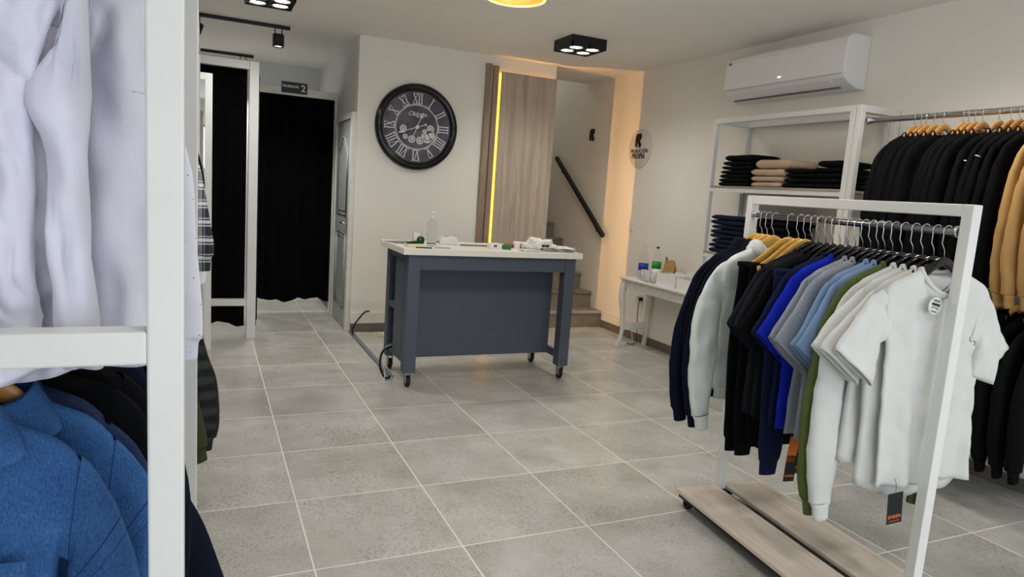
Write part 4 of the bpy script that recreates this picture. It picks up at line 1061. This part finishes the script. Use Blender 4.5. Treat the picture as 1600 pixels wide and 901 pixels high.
RAILZ = 1.445
def hang(s, hk, desc, tilt=0.0, hw=0.205):
    m = {'w': M['hwood2'], 'p': M['black_gloss']}[hk]
    return hanger('bar', desc, 'hangers on the rolling rack', on_rack(s, 0, RAILZ), RZ0, m, hw=hw, hook=0.085, tilt=tilt)
GZ = 1.314
G = [  # s, hanger, kind, colour, hanger label, garment label, options
 (0.035, 'w', 'hoodie', 'navy', 'wooden hanger of the outermost navy hoodie', 'dark navy hoodie at the far left end of the rolling rack', dict(seed=1, sout=.05)),
 (0.075, 'w', 'hoodie', 'black', 'wooden hanger between the two navy hoodies', 'black hoodie squeezed between the two navy hoodies', dict(seed=2)),
 (0.112, 'w', 'hoodie', 'navy', 'wooden hanger just behind the pale grey hoodie', 'dark navy hoodie just behind the pale grey hoodie', dict(seed=3, sout=.03)),
 (0.155, 'w', 'hoodie', 'pale', 'wooden hanger with a broad face inside the pale grey hoodie', 'pale grey hoodie on the rolling rack', dict(seed=4, sout=.02, wr=.009, nn=26)),
 (0.255, 'w', 'jog', 'black', 'bare-shouldered yellow wooden hanger reaching furthest left', 'black joggers hanging right beside the pale grey hoodie', dict(seed=5, off=-.08)),
 (0.315, 'w', 'jog', 'black', 'second bare-shouldered yellow wooden hanger', 'black joggers on the second bare yellow hanger', dict(seed=6, off=-.07)),
 (0.355, 'w', 'jog', 'black', 'yellow wooden hanger next to the first black plastic hanger', 'black joggers next to the first charcoal tee', dict(seed=7, off=-.05, L=.72)),
 (0.395, 'p', 'tee', 'char', 'black plastic hanger of the leftmost charcoal tee', 'charcoal t-shirt leftmost of the three dark tees', dict(seed=8)),
 (0.432, 'p', 'tee', 'char', 'black plastic hanger of the middle charcoal tee', 'charcoal t-shirt in the middle of the three dark tees', dict(seed=9)),
 (0.475, 'p', 'tee', 'black', 'black plastic hanger of the black tee by the navy one', 'black t-shirt just left of the navy tee', dict(seed=10)),
 (0.512, 'p', 'jog', 'navyt', 'black plastic hanger of the navy joggers', 'navy joggers with ribbed cuffs below the dark tees', dict(seed=11, off=-.10)),
 (0.55, 'p', 'tee', 'navyt', 'black plastic hanger of the navy tee', 'navy t-shirt left of the royal blue tee', dict(seed=12)),
 (0.592, 'p', 'tee', 'royal', 'black plastic hanger of the royal blue tee', 'bright royal blue t-shirt', dict(seed=13)),
 (0.628, 'p', 'jog', 'royal', 'black plastic hanger of the royal blue joggers', 'royal blue joggers under the royal blue tee', dict(seed=14, off=0, L=.66)),
 (0.663, 'p', 'tee', 'heather', 'black plastic hanger of the left heather grey tee', 'heather grey t-shirt next to the royal blue tee', dict(seed=15)),
 (0.700, 'p', 'tee', 'heather', 'black plastic hanger of the right heather grey tee', 'heather grey t-shirt next to the light blue tees', dict(seed=16, sout=-.035)),
 (0.735, 'p', 'jog', 'dkgrey', 'black plastic hanger of the grey joggers', 'dark grey joggers below the heather grey tees', dict(seed=17, off=0.01, L=.64)),
 (0.765, 'p', 'tee', 'lblue', 'black plastic hanger of the left light blue tee', 'light blue t-shirt next to the heather grey tees', dict(seed=18)),
 (0.800, 'p', 'tee', 'lblue', 'black plastic hanger of the right light blue tee', 'light blue t-shirt next to the olive sweatshirt', dict(seed=19)),
 (0.840, 'p', 'sweat', 'olive', 'black plastic hanger of the olive sweatshirt', 'olive green long-sleeved sweatshirt', dict(seed=20)),
 (0.885, 'p', 'sweat', 'white', 'black plastic hanger of the white sweatshirt', 'white long-sleeved sweatshirt beside the olive one', dict(seed=21)),
 (0.925, 'p', 'tee', 'white', 'black plastic hanger third from the near post', 'white t-shirt furthest back, next to the white sweatshirt', dict(seed=22)),
 (0.968, 'p', 'tee', 'white', 'black plastic hanger second from the near post', 'white t-shirt just behind the front tee', dict(seed=23, L=.8, hemcurve=.05, lean=(.05, 0))),
 (1.008, 'p', 'tee', 'white', 'black plastic hanger nearest the near post', 'white t-shirt at the front with a round paper tag', dict(seed=24, ws=.235, wh=.215, L=.765, nb=.092, lean=(.06, 0), wr=.005, nu=48, nv=44, nn=32, fold=.020, sout=0, slen=.23, tbr=[(.05,-.09,-.03,-.215),(.082,-.2,-.026,-.255),(.09,-.335,-.02,-.302)])),
]
obj_by = {}
for s, hk, kind, colr, hl, gl, op in G:
    hang(s, hk, hl, hw=0.225 if (hk == 'w' and kind == 'jog') else 0.2)
    op = dict(op); grp = 'clothes on the rolling rack'
    if kind == 'hoodie':
        o = garment('hoodie', gl, 'hoodie', grp, on_rack(s, 0, GZ), RZ0, F[colr], ws=.25, wh=.24, L=.66, th=.02, sleeve='long', slen=.62, neck='hood', cuffs=True, hemband=True, **op)
    elif kind == 'sweat':
        o = garment('sweatshirt', gl, 'sweatshirt', grp, on_rack(s, 0, GZ), RZ0, F[colr], ws=.24, wh=.235, L=.66, th=.018, sleeve='long', slen=.70, neck='crew', cuffs=True, hemband=True, **op)
    elif kind == 'tee':
        q = dict(ws=.24, wh=.245, L=.70, th=.013, sleeve='short', neck='crew', fold=.011)
        if colr != 'white': q.update(sout=-.05, slen=.27)
        q.update(op)
        o = garment('t_shirt', gl, 't-shirt', grp, on_rack(s, 0, GZ), RZ0, F[colr], **q)
    else:
        o = joggers('joggers', gl, 'joggers', grp, on_rack(s, 0, 1.235), RZ0, F[colr], **op)
    obj_by[gl] = o
ft = obj_by['white t-shirt at the front with a round paper tag']
pt = MB().lathe([(0, -0.0008), (0.03, -0.0008), (0.03, 0.0008), (0, 0.0008)], 32, axis='y', cap=False).build('paper_tag', M['paper'], ft, loc=(-0.055, -0.04, -0.118), rot=(0, radians(12), 0))
for k, (t_, sz) in enumerate((('NEW', 0.013), (None, 0.011), ('STYLE', 0.012))):
    if t_ is None:
        bx('print', M['ink'], -0.019, 0.019, -0.0012, -0.0009, 0.001, 0.009, pt); bx('print', M['ink'], -0.013, 0.013, -0.0012, -0.0009, -0.0205, -0.0175, pt)
        continue
    text('lettering', t_, sz, M['ink'], pt, Matrix.Translation((0, -0.0009, 0.0165 - k * 0.0115)) @ W_BACK, 0.0002, 0.0004)
mb = MB()
for dx, dz, fl in ((-0.010, 0.006, 1), (0.008, -0.006, -1)):
    for a, b in (((-0.004 * fl, 0.010 * fl), (-0.004 * fl, -0.004 * fl)), ((-0.004 * fl, -0.004 * fl), (0.006 * fl, -0.007 * fl))):
        n0 = len(mb.v); bar(mb, (a[0] + dx, a[1] + dz), (b[0] + dx, b[1] + dz), 0.0035, 0, 0.0008)
mb.xf(Matrix.Translation((0.125, -0.052, -0.236)) @ W_BACK).build('chest_emblem', M['ink_grey'], ft)
ws_ = obj_by['white long-sleeved sweatshirt beside the olive one']
tag_o = swing_tag(ft, -0.112, -0.05, -0.765, 0.066, 0.112, M['ink'], 'EHREN', M['orange'], (0, radians(-6), 0), 0.0175)
for k in range(8): bx('print', M['orange'], -0.0215 + k * 0.0056, -0.018 + k * 0.0056, -0.0013, -0.0007, -0.1035, -0.101, tag_o)
swing_tag(ws_, -0.12, -0.03, -0.60, 0.05, 0.1, M['orange'], None, M['ink'], (0, 0, 1.2))
for lab, x, z, mm, t_, tm, ry_ in (('navy joggers with ribbed cuffs below the dark tees', -0.075, -0.685, M['orange'], 'EHREN', M['ink'], 5),
                             ('navy joggers with ribbed cuffs below the dark tees', -0.082, -0.77, M['ink'], 'EHREN', M['orange'], 2),
                             ('royal blue joggers under the royal blue tee', -0.14, -0.68, M['ink'], 'EHREN', M['orange'], 4),
                             ('dark grey joggers below the heather grey tees', -0.2, -0.655, M['ink_grey'], 'EHREN', M['orange'], -2)):
    swing_tag(obj_by[lab], x, -0.02, z, 0.055, 0.11, mm, t_, tm, (0, radians(ry_), 0), 0.014)

# ------------------------------------------------------------------ wall rail on the right
HY = [.368, .327, .295, .245, .191, .078, .049, .014, -.027, -.113, -.171, -.215, -.262, -.315]
HZ = 2.083
for k, y in enumerate(HY):
    hanger('plain', 'wooden hanger on the wall rail, %s from the shelf unit' % ORD[k], 'wooden hangers on the wall rail', (RX, y, HZ), 0.0, M['hwood'], hw=0.205, hook=0.05)
    garment('hoodie', 'black hoodie on the wall rail, %s from the shelf unit' % ORD[k], 'hoodie', 'black hoodies on the wall rail', (RX - 0.005, y, HZ - 0.104), 0.0, F['black'], ws=.235, wh=.22, L=.66, th=.022, seed=100 + k,
            sleeve='long', slen=.62, neck='crew', nb=.085, cuffs=True, hemband=True, slope=0.5, fold=.009, soutr=-.08)
pipes = [o for o in C.objects if o.get('label') == 'black hoodie on the wall rail, eleventh from the shelf unit']
MB().tube(catmull([(-0.306, -0.036, -0.158), (-0.285, -0.042, -0.163), (-0.262, -0.044, -0.178), (-0.20, -0.044, -0.217)], 5), 0.0032, n=6).build('white_piping', M['paper'], pipes[0])
pipes = [o for o in C.objects if o.get('label') == 'black hoodie on the wall rail, tenth from the shelf unit']
MB().tube([(-0.30, -0.036, -0.183), (-0.28, -0.042, -0.184), (-0.257, -0.043, -0.192)], 0.0032, n=6).build('white_piping', M['paper'], pipes[0])
for k, y in enumerate((-.40, -.46, -.53, -.60)):
    hanger('plain', 'wooden hanger holding the %s tan hoodie at the right edge of the photo' % ORD[k], 'wooden hangers of the tan hoodies', (RX, y, HZ), 0.0, M['hwood'], hw=0.205, hook=0.05)
    garment('hoodie', 'tan hoodie at the right edge of the photo, %s after the black hoodies' % ORD[k], 'hoodie', 'tan hoodies on the wall rail', (RX - 0.005, y, HZ - 0.104), 0.0, F['tan'], ws=.24, wh=.225, L=.68, th=.022, seed=130 + k,
            sleeve='long', slen=.66, neck='crew', nb=.085, cuffs=True, hemband=True, slope=0.5, fold=.009, sout=.02 * (k % 2), soutr=-.08)
for k in range(14):
    y = .5 - k * .085
    garment('sweatshirt', 'black garment on the lower wall rail, %s from the shelf unit' % ORD[k], 'sweatshirt', 'black clothes on the lower wall rail', (RX - 0.005, y, 1.04), 0.0, F['black'], ws=.235, wh=.23, L=.66, th=.03, seed=150 + k,
            sleeve='long', slen=.6, neck='crew', cuffs=True, hemband=True, nu=16, nv=12, soutr=-.08)
    hanger('plain', 'wooden hanger on the lower wall rail, %s from the shelf unit' % ORD[k], 'wooden hangers on the lower wall rail', (RX, y, 1.135), 0.0, M['hwood'], hw=0.2, hook=0.065)

# ------------------------------------------------------------------ left-hand racks
LRX = -0.765
LX0, LX1 = -1.065, -0.464       # outer corners of the posts (5 cm tube)
def left_rack(name, label, y0, y1, zt):
    t = empty(name, label, 'clothes rack', (0, 0, 0))
    for x in (LX0, LX1):
        for y in (y0, y1): bx('post', M['white_metal'], x, x + 0.05, y, y + 0.05, 0, zt, t, bevel=0.004)
    for y in (y0, y1):
        bx('cross_bar', M['white_metal'], LX0 + 0.05, LX1, y, y + 0.05, 1.183, 1.233, t, bevel=0.004)
        bx('top_bar', M['white_metal'], LX0 + 0.05, LX1, y, y + 0.05, zt - 0.05, zt, t, bevel=0.004)
        bx('bottom_bar', M['white_metal'], LX0 + 0.05, LX1, y, y + 0.05, 0.0, 0.05, t, bevel=0.004)
    for x in (LX0, LX1): bx('top_bar', M['white_metal'], x, x + 0.05, y0 + 0.05, y1, zt - 0.05, zt, t, bevel=0.004)
    for z in (1.16, 2.0): MB().tube([(LRX, y0 + 0.02, z), (LRX, y1 + 0.03, z)], 0.0125, n=14).build('hanging_rail', M['chrome'], t)
    return t
left_rack('steel_rack', 'white steel clothes rack close to the camera at the left', -1.36, 0.47, 2.17)
left_rack('steel_rack', 'white steel clothes rack behind the close one at the left', 0.58, 1.45, 2.10)

def denim_mat(name, c1, c2):
    m = bpy.data.materials.new(name); m.use_nodes = True
    nt = m.node_tree; b = nt.nodes['Principled BSDF']; L = nt.links.new
    tc = nt.nodes.new('ShaderNodeTexCoord'); mp = nt.nodes.new('ShaderNodeMapping'); mp.inputs['Scale'].default_value = (1, 1, 0.35)
    L(tc.outputs['Object'], mp.inputs[0])
    n = nt.nodes.new('ShaderNodeTexNoise'); n.inputs['Scale'].default_value = 420; n.inputs['Detail'].default_value = 3; L(mp.outputs[0], n.inputs['Vector'])
    n2 = nt.nodes.new('ShaderNodeTexNoise'); n2.inputs['Scale'].default_value = 9; n2.inputs['Detail'].default_value = 5; L(tc.outputs['Object'], n2.inputs['Vector'])
    mx = nt.nodes.new('ShaderNodeMath'); mx.operation = 'ADD'; mx.inputs[1].default_value = -0.25
    L(n.outputs['Fac'], mx.inputs[0])
    m2 = nt.nodes.new('ShaderNodeMath'); m2.operation = 'MULTIPLY_ADD'; L(n2.outputs['Fac'], m2.inputs[0]); m2.inputs[1].default_value = 0.5; L(mx.outputs[0], m2.inputs[2])
    r = nt.nodes.new('ShaderNodeValToRGB'); r.color_ramp.elements[0].position = 0.25; r.color_ramp.elements[1].position = 0.8
    r.color_ramp.elements[0].color = (*lin(c2), 1); r.color_ramp.elements[1].color = (*lin(c1), 1)
    L(m2.outputs[0], r.inputs[0]); L(r.outputs[0], b.inputs['Base Color'])
    b.inputs['Roughness'].default_value = 0.85; b.inputs['Specular IOR Level'].default_value = 0.2
    bp = nt.nodes.new('ShaderNodeBump'); bp.inputs['Strength'].default_value = 0.25; bp.inputs['Distance'].default_value = 0.004
    L(n.outputs['Fac'], bp.inputs['Height']); L(bp.outputs[0], b.inputs['Normal'])
    return m
M['denim'] = denim_mat('washed_denim', (66, 110, 162), (34, 70, 122))
M['denim_dark'] = denim_mat('dark_blue_denim', (38, 56, 92), (22, 34, 62))
M['seam_blue'] = mat('denim_seam', (26, 54, 104), 0.9)
def polka_mat():
    m = F['shirt'].copy(); m.name = 'dotted_white_cotton'
    nt = m.node_tree; b = nt.nodes['Principled BSDF']; L = nt.links.new
    tc = nt.nodes.new('ShaderNodeTexCoord'); v = nt.nodes.new('ShaderNodeTexVoronoi'); v.inputs['Scale'].default_value = 42
    L(tc.outputs['Object'], v.inputs['Vector'])
    lt = nt.nodes.new('ShaderNodeMath'); lt.operation = 'LESS_THAN'; lt.inputs[1].default_value = 0.085; L(v.outputs['Distance'], lt.inputs[0])
    mx = nt.nodes.new('ShaderNodeMix'); mx.data_type = 'RGBA'; L(lt.outputs[0], mx.inputs[0])
    mx.inputs[6].default_value = (*lin((228, 226, 236)), 1); mx.inputs[7].default_value = (*lin((70, 72, 84)), 1)
    L(mx.outputs[2], b.inputs['Base Color'])
    return m
def plaid_mat():
    m = bpy.data.materials.new('plaid_flannel'); m.use_nodes = True
    nt = m.node_tree; b = nt.nodes['Principled BSDF']; L = nt.links.new
    tc = nt.nodes.new('ShaderNodeTexCoord'); sp = nt.nodes.new('ShaderNodeSeparateXYZ'); L(tc.outputs['Object'], sp.inputs[0])
    outs = []
    for ax, sc in (('Z', 13.0), ('X', 13.0)):
        mu = nt.nodes.new('ShaderNodeMath'); mu.operation = 'MULTIPLY'; mu.inputs[1].default_value = sc; L(sp.outputs[ax], mu.inputs[0])
        fr = nt.nodes.new('ShaderNodeMath'); fr.operation = 'FRACT'; L(mu.outputs[0], fr.inputs[0])
        r = nt.nodes.new('ShaderNodeValToRGB'); r.color_ramp.interpolation = 'CONSTANT'
        e = r.color_ramp.elements; e[0].position = 0; e[0].color = (0.02, 0.022, 0.03, 1); e[1].position = 0.42; e[1].color = (0.6, 0.6, 0.6, 1)
        for p, c in ((0.5, 0.05), (0.58, 0.75), (0.76, 0.05), (0.84, 0.55), (0.9, 0.03)):
            q = e.new(p); q.color = (c, c, c * 1.08, 1)
        L(fr.outputs[0], r.inputs[0]); outs.append(r.outputs[0])
    mx = nt.nodes.new('ShaderNodeMix'); mx.data_type = 'RGBA'; mx.inputs[0].default_value = 0.3
    L(outs[0], mx.inputs[6]); L(outs[1], mx.inputs[7]); L(mx.outputs[2], b.inputs['Base Color'])
    b.inputs['Roughness'].default_value = 0.9
    return m
def puffer_mat():
    m = mat('black_quilted_nylon', (17, 18, 21), 0.6)
    nt = m.node_tree; b = nt.nodes['Principled BSDF']; L = nt.links.new
    tc = nt.nodes.new('ShaderNodeTexCoord'); w = nt.nodes.new('ShaderNodeTexWave'); w.bands_direction = 'Z'; w.inputs['Scale'].default_value = 4.2; w.inputs['Distortion'].default_value = 1.2
    L(tc.outputs['Object'], w.inputs['Vector'])
    bp = nt.nodes.new('ShaderNodeBump'); bp.inputs['Strength'].default_value = 0.55; bp.inputs['Distance'].default_value = 0.02; L(w.outputs['Fac'], bp.inputs['Height']); L(bp.outputs[0], b.inputs['Normal'])
    return m
M['polka'] = polka_mat(); M['plaid'] = plaid_mat(); M['puffer'] = puffer_mat()

def lhang(y, rail, lab, x=LRX, hw=0.165):
    return hanger('plain', lab, 'wooden hangers on the left racks', (x, y, rail), 0.0, M['hwood'], hw=hw, hook=0.055)
UPZ, LOZ = 2.0, 1.16
def ring_seam(o, idx, m, name='seam', sides=(1,), r=0.0016, grow=1.012):
    for sx in sides:
        R = RINGS[sx]; rg = R[min(idx, len(R) - 1)]
        c = Vector((sum(p[0] for p in rg) / len(rg), sum(p[1] for p in rg) / len(rg), sum(p[2] for p in rg) / len(rg)))
        MB().tube([c + (Vector(p) - c) * grow for p in rg], r, n=5, closed=True).build(name, m, o)

# upper row
UP = [
 (-1.20, 'shirt', 'shirt', 'white cotton shirt at the front of the close left rack', dict(ws=.205, wh=.135, L=.785, th=.03, sleeve='long', slen=.62, sout=-.02, sa=.85, sy=-.035, spr=[(-.035,-.075,.085),(-.03,-.12,.07),(-.036,-.27,.05),(-.022,-.36,.033),(-.018,-.52,.034),(-.004,-.70,.033)], neck='shirt', wr=.020, nu=70, nv=80, fold=.012, nn=40, seed=201, hemcurve=.03)),
 (-1.09, 'shirt', 'shirt', 'white cotton shirt second from the front, its sleeve beside the near post', dict(ws=.215, wh=.2, L=.80, th=.035, sleeve='long', slen=.64, sout=.02, sa=1.05, sy=-.02, neck='shirt', wr=.017, nu=60, nv=70, fold=.014, nn=40, seed=205, hemcurve=.04)),
 (-0.97, 'shirt', 'shirt', 'white cotton shirt third from the front on the close left rack', dict(ws=.225, wh=.25, L=.80, th=.03, sleeve='long', slen=.66, sout=.0, neck='shirt', wr=.006, nu=40, nv=40, nn=28, seed=209)),
 (-0.78, 'shirt', 'shirt', 'white shirt fourth from the front, mostly behind the others', dict(ws=.225, wh=.24, L=.78, th=.03, sleeve='long', slen=.66, sout=-.02, neck='shirt', seed=212)),
 (-0.34, 'polka', 'shirt', 'white shirt with tiny dark dots, its sleeve showing right of the near post', dict(ws=.2, wh=.2, L=.78, th=.03, sleeve='long', spr=[(-.035,-.075,.08),(0,-.11,.075),(.065,-.34,.068),(.09,-.55,.064),(.115,-.76,.058),(.12,-.86,.052)], neck='shirt', wr=.004, nn=28, seed=215, cuffs=True)),
 (0.72, 'plaid', 'shirt', 'black and white plaid flannel shirt on the second left rack', dict(ws=.2, wh=.2, L=.74, th=.03, sleeve='long', spr=[(-.035,-.075,.08),(0,-.11,.075),(.075,-.3,.06),(.125,-.49,.055),(.16,-.68,.05),(.165,-.74,.045)], neck='shirt', seed=220, cuffs=True)),
 (0.84, 'black', 'jacket', 'black jacket just behind the plaid shirt', dict(ws=.2, wh=.2, L=.74, th=.03, sleeve='long', spr=[(-.035,-.075,.08),(0,-.11,.075),(.08,-.29,.062),(.12,-.44,.055),(.11,-.54,.05)], neck='mock', seed=221)),
 (0.98, 'shirt', 'shirt', 'white shirt behind the plaid shirt on the second left rack', dict(ws=.2, wh=.2, L=.74, th=.03, sleeve='long', slen=.8, sout=.12, neck='shirt', seed=222)),
]
for y, mk, nm, lab, op in UP:
    lhang(y, UPZ, 'wooden hanger of the ' + lab.split(',')[0])
    mm = M[mk] if mk in M and mk in ('polka', 'plaid') else F[mk]
    o = garment(nm, lab, nm, 'clothes on the upper left rails', (LRX, y, UPZ - 0.101), 0.0, mm, **op)
    if y < -1.0: ring_seam(o, 4, F['shirt'], 'seam', r=0.0018)
tag(MB().tube(catmull([(-0.495, -1.17, 1.593), (-0.47, -1.17, 1.592), (-0.4655, -1.17, 1.590), (-0.4655, -1.17, 1.562)], 4), 0.0018, n=6).build('tag_pin', M['white_plastic']), 'bent white plastic pin beside the near white post', 'tag pin')

# lower row
LO = [
 (-1.19, 'denim', 'denim_shirt', 'blue denim shirt at the front of the lower left rail', dict(ws=.19, wh=.15, L=.72, th=.05, sleeve='long', slen=.62, sout=-.01, sa=.85, neck='shirt', wr=.006, nu=56, nv=60, nn=36, fold=.012, seed=301, slope=.5, hw=.15, drop=1.2)),
 (-1.08, 'denim', 'denim_shirt', 'blue denim shirt second from the front on a visible wooden hanger', dict(ws=.2, wh=.17, L=.72, th=.045, sleeve='long', slen=.62, sout=-.01, sa=.9, neck='shirt', wr=.006, nu=56, nv=60, nn=36, fold=.012, seed=305, slope=.5, hw=.15, drop=1.2)),
 (-0.97, 'denim_dark', 'denim_shirt', 'dark blue denim shirt behind the two lighter ones', dict(ws=.21, wh=.2, L=.7, th=.035, sleeve='long', slen=.62, sout=.0, neck='shirt', wr=.004, seed=309, slope=.5, hw=.16, drop=1.2)),
 (-0.86, 'black', 'sweatshirt', 'black sweatshirt behind the dark denim shirt', dict(ws=.21, wh=.2, L=.68, th=.035, sleeve='long', slen=.62, sout=.0, neck='crew', seed=311)),
 (-0.74, 'black', 'sweatshirt', 'second black sweatshirt behind the dark denim shirt', dict(ws=.21, wh=.2, L=.68, th=.035, sleeve='long', slen=.62, sout=.01, neck='crew', seed=312)),
 (-0.60, 'coat', 'coat', 'dark navy coat in the middle of the lower left rail', dict(ws=.2, wh=.2, L=.8, th=.04, sleeve='long', slen=.66, sout=.06, neck='mock', seed=313)),
 (-0.46, 'coat', 'coat', 'dark navy coat whose sleeve swings out right of the near white post', dict(ws=.2, wh=.2, L=.8, th=.045, sleeve='long', spr=[(-.035,-.075,.085),(0,-.11,.08),(.025,-.3,.075),(.065,-.45,.07),(.13,-.6,.068),(.195,-.8,.064)], neck='mock', seed=314)),
 (-0.25, 'black', 'jacket', 'black jacket behind the dark navy coats on the lower left rail', dict(ws=.2, wh=.2, L=.72, th=.04, sleeve='long', slen=.6, sout=-.02, neck='mock', seed=315)),
 (0.0, 'black', 'jacket', 'black jacket near the far end of the close left rack', dict(ws=.2, wh=.2, L=.72, th=.04, sleeve='long', slen=.6, sout=-.02, neck='mock', seed=316)),
 (0.70, 'oliv2', 'jacket', 'dark olive jacket with its cuff above the floor on the second left rack', dict(ws=.2, wh=.2, L=.74, th=.045, sleeve='long', spr=[(-.035,-.075,.085),(0,-.11,.08),(.06,-.45,.07),(.12,-.70,.068),(.135,-.76,.06)], neck='mock', seed=317, cuffs=True)),
 (0.90, 'puffer', 'puffer_jacket', 'black quilted puffer jacket on the second left rack', dict(ws=.2, wh=.2, L=.74, th=.05, sleeve='long', spr=[(-.035,-.075,.085),(.01,-.11,.08),(.055,-.17,.08),(.115,-.4,.078),(.158,-.53,.078),(.17,-.7,.072),(.17,-.78,.06)], neck='mock', seed=318, cuffs=True, nn=28)),
 (1.10, 'black', 'jacket', 'black jacket behind the puffer jacket', dict(ws=.2, wh=.2, L=.72, th=.04, sleeve='long', slen=.6, sout=.06, neck='mock', seed=319)),
]
for y, mk, nm, lab, op in LO:
    lhang(y, LOZ, x=LRX + (.03 if y == -1.08 else 0), lab='wooden hanger of the ' + lab.replace(' showing', '').split(' whose')[0].split(' with its')[0] + (' swinging out' if 'whose' in lab else ''))
    mm = M[mk] if mk in ('denim', 'denim_dark', 'puffer') else F[mk]
    o = garment(nm, lab, nm.replace('_', ' '), 'clothes on the lower left rails', (LRX + (.03 if y == -1.08 else 0), y, LOZ - 0.101), 0.0, mm, **op)
    if 'denim' in mk:
        ring_seam(o, 4, M['seam_blue'], r=0.0016); ring_seam(o, 9, M['seam_blue'], r=0.0016); ring_seam(o, 10, M['seam_blue'], r=0.001)
    if y == -1.19:
        MB().box(0.03, 0.125, -0.066, -0.061, -0.34, -0.215).build('pocket', M['denim'], o, bevel=0.002)
